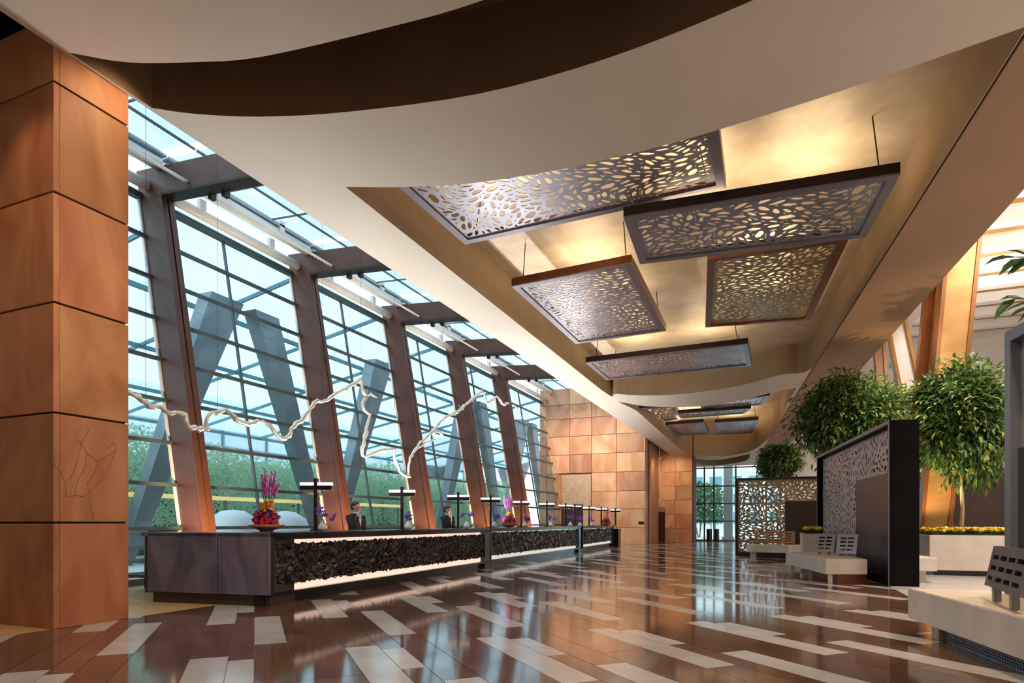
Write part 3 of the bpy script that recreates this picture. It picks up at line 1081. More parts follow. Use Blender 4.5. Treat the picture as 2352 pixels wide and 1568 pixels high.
for k in range(-1, 5):
    ya = Y0 + BAY * k + 0.12
    yb = Y0 + BAY * (k + 1) - 0.12
    if k == 4:
        yb = EW
    win = structure_root('window_%d' % (k + 2), 'bay %s of the leaning glass wall' % ['zero', 'one', 'two', 'three', 'four', 'five'][k + 1], (gx(0), ya, 0))
    yms = [ya, ya + (yb - ya) * 0.46, yb]
    for r in range(1, len(ROWS) - 1):
        z0, z1 = ROWS[r] + 0.02, ROWS[r + 1] - 0.02
        for c in range(2):
            y0, y1 = yms[c] + 0.015, yms[c + 1] - 0.015
            MB().add([(gx(z0), y0, z0), (gx(z0), y1, z0), (gx(z1), y1, z1), (gx(z1), y0, z1)], [(0, 1, 2, 3)]).build('pane', 'glass', win)
        MB().beam((gx(ROWS[r], -0.10), ya, ROWS[r]), (gx(ROWS[r], -0.10), yb, ROWS[r]), 0.09, 0.075).build('transom', 'mullion', win)
    MB().beam((gx(ROWS[-1], -0.08), ya, ROWS[-1]), (gx(ROWS[-1], -0.08), yb, ROWS[-1]), 0.16, 0.13).build('head_rail', 'mullion', win)
    MB().beam((gx(0.06, -0.06), ya, 0.06), (gx(0.06, -0.06), yb, 0.06), 0.16, 0.12).build('sill_rail', 'mullion', win)
    m = MB()
    m.beam((gx(0.1, -0.05), yms[1], 0.1), (gx(8.6, -0.05), yms[1], 8.6), 0.045, 0.07)
    m.build('mullion', 'mullion', win)
    # slim edge glazing beads
    for yy in (ya - 0.02, yb + 0.02):
        MB().beam((gx(0.1, -0.05), yy, 0.1), (gx(8.6, -0.05), yy, 8.6), 0.03, 0.05).build('edge_bar', 'trim_white', win)
    # glass roof of the bay
    xe = gx(9.0, 0.1)
    rxs = [xe, -12.6, -11.6, -10.6, -9.6, -8.6, -7.8]

    def zr(x):
        return 9.52 - 0.055 * (x - xe)
    n2 = 3
    for i in range(len(rxs) - 1):
        for c in range(n2):
            y0 = ya + (yb - ya) * c / n2 + 0.012
            y1 = ya + (yb - ya) * (c + 1) / n2 - 0.012
            MB().add([(rxs[i], y0, zr(rxs[i])), (rxs[i + 1], y0, zr(rxs[i + 1])), (rxs[i + 1], y1, zr(rxs[i + 1])), (rxs[i], y1, zr(rxs[i]))], [(0, 1, 2, 3)]).build('roof_pane', 'roof_glass', win)
    for i, x in enumerate(rxs[1:-1]):
        MB().beam((x, ya - 0.1, zr(x) - 0.06), (x, yb + 0.1, zr(x) - 0.06), 0.03 if i % 2 else 0.28, 0.05).build('purlin', 'mullion' if i % 2 else 'roof_purlin', win)
    for c in range(1, n2):
        y0 = ya + (yb - ya) * c / n2
        MB().beam((rxs[1], y0, zr(rxs[1]) - 0.05), (-7.85, y0, zr(-7.85) - 0.05), 0.03, 0.04).build('glazing_bar', 'mullion', win)
    # upstand strip between head rail and roof
    MB().add([(gx(8.66), ya, 8.66), (gx(8.66), yb, 8.66), (gx(9.5), yb, 9.5), (gx(9.5), ya, 9.5)], [(0, 1, 2, 3)]).build('pane', 'glass', win)
    # two fat white tubes along the eaves
    for (x, z, r) in ((-12.98, 8.82, 0.12), (-12.62, 9.22, 0.14)):
        tb = MB().tube([(x, ya - 0.02, z), (x, yb + 0.02, z)], r, 14).build('eaves_tube', 'tube_white', win, smooth=True)
        for q in (0.25, 0.75):
            yy = ya + (yb - ya) * q
            MB().box(x + 0.05, x + 0.16, yy - 0.09, yy + 0.09, z - 0.02, z + 0.3).build('tube_bracket', 'trim_white', tb)
    if k < 4:
        MB().tube([(-11.7, ya + 0.0, 8.62), (-11.7, yb - 0.02, 8.62)], 0.035, 8).build('tie_rod', 'tube_white', win)


# ================================================================== hanging perforated light panels
PANELS = [
    # px corners (near left, near right, far right, far left), height above the eye, frame colours, label, hole size
    ([(905, 420), (1651, 295), (1668, 432), (1068, 562)], 5.95, 'panel_rust', 'long perforated light panel half hidden behind the soffit edge', 0.06, 0.24, 11),
    ([(1432, 500), (2068, 400), (1990, 545), (1470, 607)], 5.6, 'panel_dark', 'wide perforated light panel hung lowest over the hall with black sides', 0.07, 0.26, 12),
    ([(1175, 658), (1450, 605), (1530, 760), (1322, 790)], 5.6, 'panel_rust', 'perforated light panel with rust sides near the window soffit', 0.05, 0.2, 13),
    ([(1625, 597), (1950, 548), (1860, 735), (1620, 752)], 5.95, 'panel_rust', 'bronze tinted perforated light panel behind the lowest one', 0.05, 0.2, 14),
    ([(1345, 833), (1718, 790), (1726, 840), (1392, 873)], 5.6, 'panel_dark', 'long narrow perforated light panel at the far end of the first recess', 0.06, 0.2, 15),
    ([(1462, 938), (1552, 935), (1566, 962), (1508, 970)], 5.75, 'panel_dark', 'brown perforated light panel at the window side of the second recess', 0.14, 0.34, 16),
    ([(1610, 932), (1768, 908), (1752, 930), (1612, 941)], 5.75, 'panel_dark', 'bright perforated light panel at the near edge of the second recess', 0.14, 0.34, 17),
    ([(1557, 950), (1725, 938), (1710, 950), (1562, 961)], 5.6, 'panel_dark', 'thin perforated light panel in the middle of the second recess', 0.14, 0.34, 18),
    ([(1528, 977), (1616, 970), (1630, 997), (1560, 1000)], 5.35, 'panel_dark', 'perforated light panel with black side at the far window corner of the second recess', 0.14, 0.34, 19),
    ([(1642, 971), (1742, 965), (1728, 995), (1641, 998)], 5.35, 'panel_dark', 'silvery perforated light panel at the far corner of the second recess', 0.14, 0.34, 20),
]
for i, (px, dz, side, label, lmin, lmax, seed) in enumerate(PANELS):
    zb = EYE + dz
    q = [PZ(*p, zb) for p in px]
    ctr = sum(q, Vector()) / 4
    t = thing('light_panel', label, 'light panel', (ctr.x, ctr.y, zb), 'perforated light panels hung in the ceiling recesses')
    H = 0.20
    fw = 0.16 if i < 5 else 0.2
    inn = []
    for k in range(4):
        a, b, c = q[k - 1], q[k], q[(k + 1) % 4]
        d1, d2 = (a - b).normalized(), (c - b).normalized()
        inn.append(b + (d1 + d2) * fw)
    # flat lip of the frame (underside) as four mitred bars
    for k in range(4):
        a, b = q[k], q[(k + 1) % 4]
        ia, ib = inn[k], inn[(k + 1) % 4]
        up = Vector((0, 0, 0.03))
        MB().prism([a, b, ib, ia], [a + up, b + up, ib + up, ia + up]).build('frame_lip', 'panel_frame' if i != 3 else 'panel_rust', t)
        # upright side
        n = Vector((0, 0, 1)).cross(b - a).normalized() * 0.03
        MB().prism([a + up, b + up, b + n + up, a + n + up], [p + Vector((0, 0, H)) for p in (a, b, b + n, a + n)]).build('side', side, t)
    perforated('perforated_sheet', [p + Vector((0, 0, 0.035)) for p in (inn[0], inn[1], inn[2], inn[3])], 'panel_metal' if i not in (3,) else 'bronze_sheet', t, seed, lmin, lmax, 0.02, 0.012,
               tries=8000 if i < 5 else 1500, gap=0.018 if i < 5 else 0.05)
    lidz = 7.95 if i < 5 else 7.6
    for k in (0, 1, 2, 3):
        p = q[k] + (ctr - q[k]) * 0.12
        p.z = zb + H - 0.05
        MB().tube([p, (p.x + (ctr.x - p.x) * 0.05, p.y, lidz - 0.005)], 0.012, 5).build('cable', 'cable', t)
    # the panel's own uplights
    w = (q[1] - q[0]).length
    h = (q[3] - q[0]).length
    for fx in ((0.28, 0.74) if w > 3.5 else (0.5,)):
        for fy in ((0.5,) if h < 3.5 else (0.28, 0.74)):
            p = q[0] * (1 - fx) * (1 - fy) + q[1] * fx * (1 - fy) + q[2] * fx * fy + q[3] * (1 - fx) * fy
            lo = area_light('panel_uplight', (0, 0, 0), 1.1, 17 if i < 5 else 18, (1.0, 0.76, 0.48), (0, 0, 1))
            lo.parent = t
            lo.location = (p.x - ctr.x, p.y - ctr.y, 0.16)


# ================================================================== reception counters
CT = 1.10
COUNTERS = [
    ((-6.92, 7.13), (-7.31, 15.75), 'long reception counter nearest the pillar with bark textured front and slate end', 1.0),
    ((-7.45, 16.10), (-7.63, 25.7), 'second reception counter with dark textured front and pale base strip', 0.95),
    ((-7.66, 26.1), (-7.92, 32.9), 'far reception counter ending near the sandstone wall', 0.95),
]


def lerp(a, b, t):
    return (a[0] + (b[0] - a[0]) * t, a[1] + (b[1] - a[1]) * t)


for ci, (A, B, label, dep) in enumerate(COUNTERS):
    A2, B2 = Vector(A), Vector(B)
    d = (B2 - A2).normalized()
    n = Vector((-d.y, d.x))          # to the left: away from the hall
    if n.x > 0:
        n = -n
    L = (B2 - A2).length

    def P(s, o):
        q = A2 + d * s + n * o
        return (q.x, q.y)
    t = thing('reception_counter', label, 'counter', (A[0] - 0.5, (A[1] + B[1]) / 2, 0), 'reception counters along the window wall')

    def bar(s0, s1, o0, o1, z0, z1, name, m, **kw):
        return MB().slab([P(s0, o0), P(s1, o0), P(s1, o1), P(s0, o1)], z0, z1).build(name, m, t, **kw)
    s_end = 0.0
    bar(0.0, L, 0.10, dep, 0.0, 0.14, 'plinth', 'black_lacquer')
    bar(0.0, L, 0.16, dep, 0.14, CT - 0.06, 'body', 'black_lacquer')
    bar(0.0, L, 0.0, 0.30, 0.14, 0.19, 'base_ledge', 'black_lacquer')
    bar(-0.0, L, -0.02, dep + 0.02, CT - 0.06, CT, 'countertop', 'black_lacquer', bevel=0.006)
    bar(0.0, L, 0.0, 0.16, CT - 0.11, CT - 0.06, 'top_rail', 'black_lacquer')
    s0 = 0.10
    s1 = L - 0.38
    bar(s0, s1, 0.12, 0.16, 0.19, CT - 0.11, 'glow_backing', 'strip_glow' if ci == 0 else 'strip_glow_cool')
    bar(L - 0.36, L, 0.0, 0.16, 0.0, CT - 0.06, 'end_post', 'black_lacquer')
    bar(-0.0, 0.08, 0.0, 0.16, 0.14, CT - 0.06, 'end_post', 'black_lacquer')
    # bark-like front, knobbly relief
    rng = random.Random(40 + ci)
    nx = 230 if ci == 0 else 120
    nz = 16 if ci == 0 else 9
    z0, z1 = (0.30, CT - 0.17) if ci == 0 else (0.30, CT - 0.13)
    vs, fs = [], []
    for j in range(nz + 1):
        for i in range(nx + 1):
            s = s0 + (s1 - s0) * i / nx
            jit = rng.uniform(-0.5, 0.5) * (s1 - s0) / nx
            edge = (j in (0, nz))
            z = z0 + (z1 - z0) * j / nz + (rng.uniform(-0.022, 0.022) if edge else rng.uniform(-0.012, 0.012))
            o = 0.055 + rng.uniform(-0.03, 0.03)
            q = P(min(max(s + jit, s0), s1), o)
            vs.append((q[0], q[1], z))
    for j in range(nz):
        for i in range(nx):
            a = j * (nx + 1) + i
            fs.append((a, a + 1, a + nx + 2, a + nx + 1))
    MB().add(vs, fs).build('bark_front', 'bark_chip', t)
    if ci == 0:
        # slate return at the near end: two slabs
        ex0 = Vector((-9.09, 6.80))
        ex1 = Vector((-6.90, 7.10))
        e = (ex1 - ex0).normalized()
        m = Vector((-e.y, e.x))
        if m.y < 0:
            m = -m
        LL = (ex1 - ex0).length

        def Q(s, o):
            q = ex0 + e * s + m * o
            return (q.x, q.y)
        cut = 1.30
        for a, b in ((0.0, cut - 0.012), (cut + 0.012, LL)):
            MB().slab([Q(a, 0), Q(b, 0), Q(b, 0.05), Q(a, 0.05)], 0.17, CT - 0.005).build('slate_slab', 'slate', t, bevel=0.005)
        MB().slab([Q(-0.10, 0.05), Q(LL - 0.05, 0.05), Q(LL - 0.05, 0.7), Q(-0.10, 0.7)], 0.15, CT - 0.06).build('return_body', 'slate_edge', t)
        MB().slab([Q(0.05, 0.06), Q(LL - 0.03, 0.06), Q(LL - 0.03, 0.7), Q(0.05, 0.7)], 0.0, 0.17).build('return_plinth', 'slate_edge', t)
        MB().slab([Q(-0.12, 0.0), Q(LL, 0.0), Q(LL, 0.72), Q(-0.12, 0.72)], CT - 0.06, CT - 0.001).build('return_top', 'slate', t)
        MB().slab([Q(LL - 0.03, 0.05), Q(LL, 0.05), Q(LL, 0.12), Q(LL - 0.03, 0.12)], 0.15, CT - 0.06).build('corner_post', 'black_lacquer', t)
# low dark stand at the very end
tag(MB().box(-8.1, -7.75, 33.15, 33.75, 0, 0.88).box(-8.14, -7.71, 33.11, 33.79, 0.88, 0.93).build('luggage_stand', 'black_lacquer'), 'low black stand between far counter and sandstone wall', 'stand')

# back shelf behind the near counter
sh = thing('back_shelf', 'low dark shelf unit behind the near end of the counter', 'shelf', (-10.4, 7.9, 0))
for z in (0.30, 0.55, 0.80, 1.05):
    MB().box(-11.0, -9.75, 7.6, 8.2, z - 0.025, z + 0.025).build('shelf_board', 'black_lacquer', sh)
for x in (-11.0, -9.79):
    for yy in (7.6, 8.16):
        MB().box(x, x + 0.04, yy, yy + 0.04, 0, 1.05).build('post', 'black_lacquer', sh)
tag(MB().box(-10.3, -9.9, 7.7, 8.1, 0.325, 0.48).build('paper_stack', 'book_white', bevel=0.01), 'white stack of paper on the low shelf behind the counter', 'paper')

# ---- T-shaped counter lamps
LAMPS = [(727, 'nearest T-shaped counter lamp beside the flower bowl'), (924, 'second T-shaped counter lamp between the two clerks'),
         (1053, 'third T-shaped counter lamp next to the standing clerk'), (1127, 'T-shaped counter lamp at the end of the first counter'),
         (1197, 'first T-shaped counter lamp of the second counter, before the last steel column'), (1256, 'T-shaped counter lamp in front of the sandstone wall corner'),
         (1299, 'T-shaped counter lamp in front of the dark door, window side'), (1320, 'T-shaped counter lamp in front of the dark door, hall side'),
         (1353, 'T-shaped counter lamp at the start of the far counter'), (1381, 'T-shaped counter lamp in the middle of the far counter'),
         (1413, 'T-shaped counter lamp at the end of the far counter')]
proto = None
for i, (px, label) in enumerate(LAMPS):
    xx = -7.75 if px < 1130 else (-8.0 if px < 1340 else -8.2)
    p = PX(px, 1210, xx)
    loc = (p.x, p.y, CT + 0.003)
    if proto is None:
        proto = thing('counter_lamp', label, 'lamp', loc, 'T-shaped lamps on the reception counters')
        x, yy = loc[0], loc[1]
        MB().box(x - 0.09, x + 0.09, yy - 0.09, yy + 0.09, CT, CT + 0.02).build('base', 'black_lacquer', proto)
        r = Vector((CS, SN, 0))
        MB().beam((x, yy, CT + 0.02), (x, yy, CT + 0.96), 0.06, 0.13, (-SN, CS, 0)).build('post', 'black_lacquer', proto)
        c = Vector((x, yy, CT + 0.79))
        MB().beam(c - r * 0.29, c + r * 0.29, 0.11, 0.085).build('bar', 'black_lacquer', proto)
        sd = c + Vector((0, 0, 0.07))
        MB().beam(sd - r * 0.29, sd + r * 0.29, 0.10, 0.054).build('light_tube', 'lamp_glow', proto)
    else:
        copy_tree(proto, loc, 0.0, label)


# ---- flowers
def flower_bowl(loc, label, seed, s=1.0):
    rng = random.Random(seed)
    t = thing('flower_bowl', label, 'flowers', loc, 'flower bowls on the reception counters')
    x, yy, z = loc
    MB().lathe(loc, [(0.10 * s, 0), (0.12 * s, 0.02 * s), (0.24 * s, 0.06 * s), (0.30 * s, 0.11 * s), (0.27 * s, 0.115 * s), (0.16 * s, 0.08 * s)], 24).build('bowl', 'terracotta', t, smooth=True)
    for cname, zlo, zhi, rr, n in (('petal_red', 0.10, 0.30, 0.21, 46), ('petal_magenta', 0.14, 0.36, 0.20, 16), ('petal_orange', 0.12, 0.44, 0.20, 22),
                                   ('petal_blue', 0.26, 0.34, 0.18, 6), ('petal_yellow', 0.38, 0.50, 0.15, 16)):
        mb = MB()
        for _ in range(n):
            zz = rng.uniform(zlo, zhi) * s
            rad = rr * s * (1 - 0.55 * max(0, (zz / s - 0.1) / 0.42)) * rng.uniform(0.75, 1.05)
            a = rng.uniform(0, 2 * PI)
            c = Vector((x + rad * math.cos(a), yy + rad * math.sin(a), z + zz))
            for q in range(6):
                b = 2 * PI * q / 6
                mb.leaf(c, (math.cos(b), math.sin(b), rng.uniform(0.0, 0.7)), (0, 0, 1), 0.075 * s, 0.06 * s)
            mb.blob(c, 0.04 * s, 6, 4)
        mb.build('blossom', cname, t)
    mb = MB()
    mb.blob((x, yy, z + 0.2 * s), (0.13 * s, 0.13 * s, 0.16 * s), 10, 6)
    mb.build('foliage', 'leaf_dark', t)
    for q in range(14):
        a = rng.uniform(0, 2 * PI)
        ln = rng.uniform(0.55, 0.86) * s
        tx, ty = math.cos(a) * rng.uniform(0.05, 0.22) * s, math.sin(a) * rng.uniform(0.05, 0.22) * s
        p0 = Vector((x + tx * 0.3, yy + ty * 0.3, z + 0.36 * s))
        p1 = Vector((x + tx, yy + ty, z + 0.2 * s + ln))
        stem = MB().tube([p0, p1], 0.006 * s, 5).build('stem', 'stem_green', t)
        sp = MB().tube([p0.lerp(p1, 0.55), p0.lerp(p1, 0.8), p1], [0.02 * s, 0.017 * s, 0.004 * s], 7)
        for w in range(26):
            c = p0.lerp(p1, 0.55 + 0.45 * w / 26)
            b = w * 2.4
            sp.leaf(c, (math.cos(b), math.sin(b), 0.9), (0, 0, 1), 0.05 * s, 0.03 * s)
        sp.build('flower_spike', 'petal_magenta', stem)
    return t


bp = PX(612, 1213, -7.9)
flower_bowl((bp.x, bp.y, CT + 0.003), 'terracotta bowl of red and yellow flowers with magenta spikes on near counter', 3, 1.0)
bp = PX(1170, 1208, -8.0)
flower_bowl((bp.x, bp.y, CT + 0.003), 'smaller looking flower bowl with magenta spikes on the second counter', 4, 1.0)
bp = PX(1392, 1207, -8.25)
flower_bowl((bp.x, bp.y, CT + 0.003), 'pink flower bowl on the far counter near its end', 6, 1.0)


def orchid(loc, label, seed, tall=0.42):
    rng = random.Random(seed)
    t = thing('orchid_vase', label, 'flowers', loc, 'small orchid vases on the reception counters')
    x, yy, z = loc
    MB().lathe(loc, [(0.055, 0), (0.085, 0.03), (0.09, 0.07), (0.055, 0.13), (0.025, 0.17), (0.03, 0.19)], 14).build('vase', 'ceramic', t, smooth=True)
    st, fl = MB(), MB()
    for q in range(3):
        a = rng.uniform(0, 2 * PI)
        tip = Vector((x + math.cos(a) * 0.14, yy + math.sin(a) * 0.14, z + tall * rng.uniform(0.65, 1.0)))
        st.tube([(x, yy, z + 0.15), ((x + tip.x) / 2, (yy + tip.y) / 2, z + tall * 0.6), tip], 0.005, 5)
        for w in range(5):
            c = tip + Vector((rng.uniform(-0.06, 0.06), rng.uniform(-0.06, 0.06), rng.uniform(-0.08, 0.03)))
            for k in range(5):
                b = 2 * PI * k / 5 + w
                fl.leaf(c, (math.cos(b), math.sin(b) * 0.6, math.sin(b) * 0.6), (0, -1, 0.4), 0.05, 0.04)
    st.build('stem', 'stem_green', t)
    fl.build('blossom', 'petal_purple', t)


for i, (px, label) in enumerate([(742, 'purple orchid in a white vase beside the nearest counter lamp'), (938, 'purple orchid in a white vase beside the second counter lamp'),
                                 (1072, 'purple orchid in a white vase beside the third counter lamp'), (1136, 'purple orchid in a white vase at the joint of the first two counters'),
                                 (1206, 'purple orchid in a white vase before the last steel column'), (1266, 'purple orchid in a white vase before the sandstone corner'),
                                 (1310, 'purple orchid in a white vase between the two lamps at the dark door'), (1332, 'purple orchid in a white vase after the dark door'),
                                 (1360, 'purple orchid in a white vase on the far counter start')]):
    xx = -7.42 if px < 1130 else (-7.72 if px < 1340 else -7.95)
    p = PX(px, 1210, xx)
    orchid((p.x, p.y, CT + 0.003), label, 70 + i)

# ---- hanging silver river sculpture
main = [(270, 893), (298, 901), (318, 912), (335, 924), (343, 934), (362, 932), (378, 941), (392, 951), (412, 947), (424, 952), (428, 968), (433, 981), (446, 980), (456, 988), (470, 983),
        (478, 986), (474, 972), (477, 956), (487, 946), (500, 949), (520, 942), (532, 949), (542, 962), (558, 971), (578, 974), (592, 966), (606, 967), (618, 976), (628, 990), (640, 1002), (654, 1008),
        (664, 1000), (668, 985), (682, 972), (692, 966), (702, 952), (712, 938), (728, 921), (740, 922), (752, 918), (766, 906), (786, 896), (806, 886), (820, 876), (829, 870),
        (833, 888), (833, 900), (842, 910), (834, 922), (835, 940), (848, 952), (843, 974), (841, 992), (836, 1010), (832, 1030), (833, 1046), (840, 1048), (856, 1042), (870, 1036), (888, 1034), (906, 1032),
        (906, 1050), (912, 1066), (918, 1082), (930, 1093), (938, 1094), (938, 1078), (940, 1058), (950, 1038), (962, 1020), (978, 1004), (998, 986), (1008, 972), (1018, 962), (1030, 954), (1048, 946),
        (1060, 938), (1074, 924), (1090, 912), (1106, 898), (1114, 908), (1118, 924), (1132, 918), (1142, 910), (1150, 922), (1158, 930), (1170, 924)]
sp = thing('river_sculpture', 'long silvery branch shaped sculpture hanging in front of the window wall', 'sculpture', (-8.7, 13, 2.2))
rng = random.Random(9)


def knobbly(pxs, rbase, name, xplane=-8.7):
    P3 = []
    for p in pxs:
        q = PX(*p, xplane)
        P3.append(q)
    fine = []
    for i in range(len(P3) - 1):
        a, b = P3[i], P3[i + 1]
        nseg = max(2, int((b - a).length / 0.09))
        for s in range(nseg):
            fine.append(a.lerp(b, s / nseg) + Vector((rng.uniform(-0.02, 0.02), rng.uniform(-0.015, 0.015), rng.uniform(-0.015, 0.015))))
    fine.append(P3[-1])
    rad = [rbase * rng.uniform(0.72, 1.3) for _ in fine]
    rad[0] *= 0.5
    rad[-1] *= 0.4
    return MB().tube(fine, rad, 8).build(name, 'silver', sp, smooth=True)


knobbly(main, 0.040, 'main_branch')
knobbly([(842, 908), (852, 905), (866, 913)], 0.034, 'side_branch')
knobbly([(980, 1002), (995, 993), (1008, 990), (1020, 1003)], 0.04, 'side_branch')
knobbly([(1005, 975), (1000, 990)], 0.032, 'side_branch')
knobbly([(960, 1030), (975, 1016), (1000, 1010)], 0.026, 'side_branch')
knobbly([(1056, 932), (1060, 942)], 0.026, 'side_branch')
knobbly([(1180, 930), (1192, 942)], 0.03, 'side_branch')
for p in [(335, 924), (500, 949), (740, 922), (829, 870), (906, 1032), (1018, 962), (1106, 898)]:
    q = PX(*p, -8.7)
    MB().tube([q, (q.x, q.y, 8.9)], 0.004, 4).build('wire', 'cable', sp)


# ================================================================== right side of the hall
def bench(name, ring, zt, zf, label, legs, topmat='limestone_top'):
    """stone bench: overhanging slab (ring), recessed plinth and legs"""
    c = Vector((sum(p[0] for p in ring) / len(ring), sum(p[1] for p in ring) / len(ring), 0))
    t = thing(name, label, 'bench', c, 'stone benches along the atrium side')
    MB().slab(ring, zf, zt - 0.004).build('slab', 'limestone', t, bevel=0.008)
    inner = [(c.x + (p[0] - c.x) * 0.985, c.y + (p[1] - c.y) * 0.985) for p in ring]
    MB().slab(inner, zt - 0.004, zt).build('seat_top', topmat, t)
    return t, c


def bar_rest(t, p0, p1, zb, zt, lean, m, rows=4, splits=1, thick=0.035, back_side=0):
    """slotted metal backrest standing on a bench between p0 and p1 (x, y), leaning by lean"""
    p0, p1 = Vector((p0[0], p0[1], 0)), Vector((p1[0], p1[1], 0))
    d = (p1 - p0)
    L = d.length
    d.normalize()
    ln = Vector((lean[0], lean[1], 0))

    def pt(s, f, o=0.0):
        n = d.cross(Vector((0, 0, 1)))
        return p0 + d * s + ln * f + Vector((0, 0, zb + (zt - zb) * f)) + n * o
    holes = []
    m_ = 0.05
    for r in range(rows):
        for c in range(splits):
            cw = (L - 2 * m_) / splits
            u0 = m_ + cw * (c + 0.10)
            u1 = m_ + cw * (c + 0.86)
            v0 = 0.16 + 0.78 * r / rows
            v1 = v0 + 0.78 / rows * 0.42
            holes.append([(u0, v0), (u1, v0), (u1, v1), (u0, v1)])
    pts, tris = holed_polygon([(0, 0), (L, 0), (L, 1), (0, 1)], holes)
    n = len(pts)
    vs = [pt(u, v, 0) for u, v in pts] + [pt(u, v, thick) for u, v in pts]
    fs = [tuple(q) for q in tris] + [tuple(i + n for i in reversed(q)) for q in tris]
    cnt = {}
    for q in tris:
        for i in range(3):
            e = tuple(sorted((q[i], q[(i + 1) % 3])))
            cnt[e] = cnt.get(e, 0) + 1
    for e, k in cnt.items():
        if k == 1:
            fs.append((e[0], e[1], e[1] + n, e[0] + n))
    br = MB().add(vs, fs).build('backrest', m, t)
    bp_ = [pt(0.03, 0.06, 0), pt(L - 0.03, 0.06, 0), pt(L - 0.03, 0.95, 0), pt(0.03, 0.95, 0)]
    nn = d.cross(Vector((0, 0, 1))) * (thick * 0.5)
    MB().add([q - nn * back_side for q in bp_], [(0, 1, 2, 3)]).build('back_plate', 'black_lacquer', br) if back_side else None
    for s in (L * 0.25, L * 0.75):
        a = pt(s, 0.10, 0.02)
        MB().box(a.x - 0.03, a.x + 0.03, a.y - 0.03, a.y + 0.03, zb - 0.13, zb + 0.10).build('post', m, br)
    return br


# bench nearest the camera
bA = [PZ(2085, 1350, 0.5), PZ(2352, 1418, 0.5)]
d = (bA[1] - bA[0]).normalized()
near = bA[0] + d * 4.6
back = PZ(2352, 1355, 0.5)
e = (back - bA[0]).normalized()
SCA, SCB = Vector((2.26, 8.15)), Vector((2.92, 3.2))       # face line of the screen behind this bench


def scx(y):
    return SCA.x + (SCB.x - SCA.x) * (y - SCA.y) / (SCB.y - SCA.y) - 0.03


ringC = [(bA[0].x, bA[0].y), (near.x, near.y), (scx(near.y), near.y), (scx(8.45), 8.45)]
t, c = bench('stone_bench', ringC, 0.5, 0.16, 'big pale stone bench in the near right corner with grey backrest', [])
fr = Vector((-e.x, -e.y, 0))
for s in (0.32, 2.35, 4.3):
    p = Vector((bA[0].x, bA[0].y, 0)) + d * s + e * 0.12
    q = [p, p + d * 0.17, p + d * 0.17 + e * 0.35, p + e * 0.35]
    MB().slab([(v.x, v.y) for v in q], 0, 0.16).build('leg', 'limestone', t)
p = Vector((bA[0].x, bA[0].y, 0)) + d * 0.49 + e * 0.16
q = [p, p + d * 3.9, p + d * 3.9 + e * 0.02, p + e * 0.02]
gw = 3.9
# perforated grille between the legs
o0 = p
mbg = MB()
holes = []
nxg, nzg = 96, 5
for i in range(nxg):
    for j in range(nzg):
        x0 = 0.03 + (gw - 0.06) * (i + (0.25 if j % 2 else 0)) / (nxg + 0.5)
        z0 = 0.012 + 0.136 * j / nzg
        holes.append([(x0, z0), (x0 + 0.022, z0), (x0 + 0.022, z0 + 0.017), (x0, z0 + 0.017)])
gp, gt = holed_polygon([(0, 0), (gw, 0), (gw, 0.155), (0, 0.155)], holes)
mbg.add([(o0.x + d.x * a, o0.y + d.y * a, b) for a, b in gp], gt)
mbg.build('vent_grille', 'bench_grey', t)
MB().slab([(v.x, v.y) for v in [p + e * 0.10, p + d * gw + e * 0.10, p + d * gw + e * 0.14, p + e * 0.14]], 0, 0.155).build('plinth', 'black_lacquer', t)
r0, r1, rt = PZ(2275, 1343, 0.64), PZ(2352, 1370, 0.64), PZ(2297, 1253, 1.03)
r1 = r0 + (r1 - r0).normalized() * 1.15
bar_rest(t, (r0.x, r0.y), (r1.x, r1.y), 0.64, 1.03, (rt.x - r0.x, rt.y - r0.y), 'bench_grey', 3, 4, 0.05, 0.4)

# bench with two small grey backrests in front of the black framed screen
b0, b1, b2 = PZ(1923, 1290, 0.43), PZ(1807, 1264, 0.43), PZ(1990, 1290, 0.43)
f0, f1 = PZ(1925, 1337, 0), PZ(1810, 1313, 0)
P0 = Vector((0.973, 14.27, 0))
P1 = Vector((0.27, 17.5, 0))
P2 = Vector((1.76, 14.6, 0))
P3 = Vector((1.30, 18.2, 0))
t, c = bench('stone_bench', [(P0.x, P0.y), (P2.x, P2.y), (P3.x, P3.y), (P1.x, P1.y)], 0.50, 0.19, 'pale stone bench with two slotted grey backrests beside black framed screen', [])
for f in (0.02, 0.45, 0.92):
    p = P0.lerp(P1, f) + (P2 - P0) * 0.08
    MB().box(p.x, p.x + 0.08, p.y, p.y + 0.08, 0, 0.19).build('leg', 'limestone', t)
MB().slab([(v.x, v.y) for v in [P0.lerp(P2, 0.3) + Vector((0, .1, 0)), P2 + Vector((0, .1, 0)), P3, P1.lerp(P3, 0.4)]], 0, 0.19).build('plinth', 'panel_rust', t)
for px_, py_ in ((1893, 1272), (1943, 1276)):
    q = PZ(px_, py_, 0.50)
    bar_rest(t, (q.x - 0.22 * CS, q.y - 0.22 * SN + 0.12), (q.x + 0.22 * CS, q.y + 0.22 * SN - 0.12), 0.55, 0.99, (0.06, 0.12), 'bench_grey', 4, 2, 0.06, 0.4)

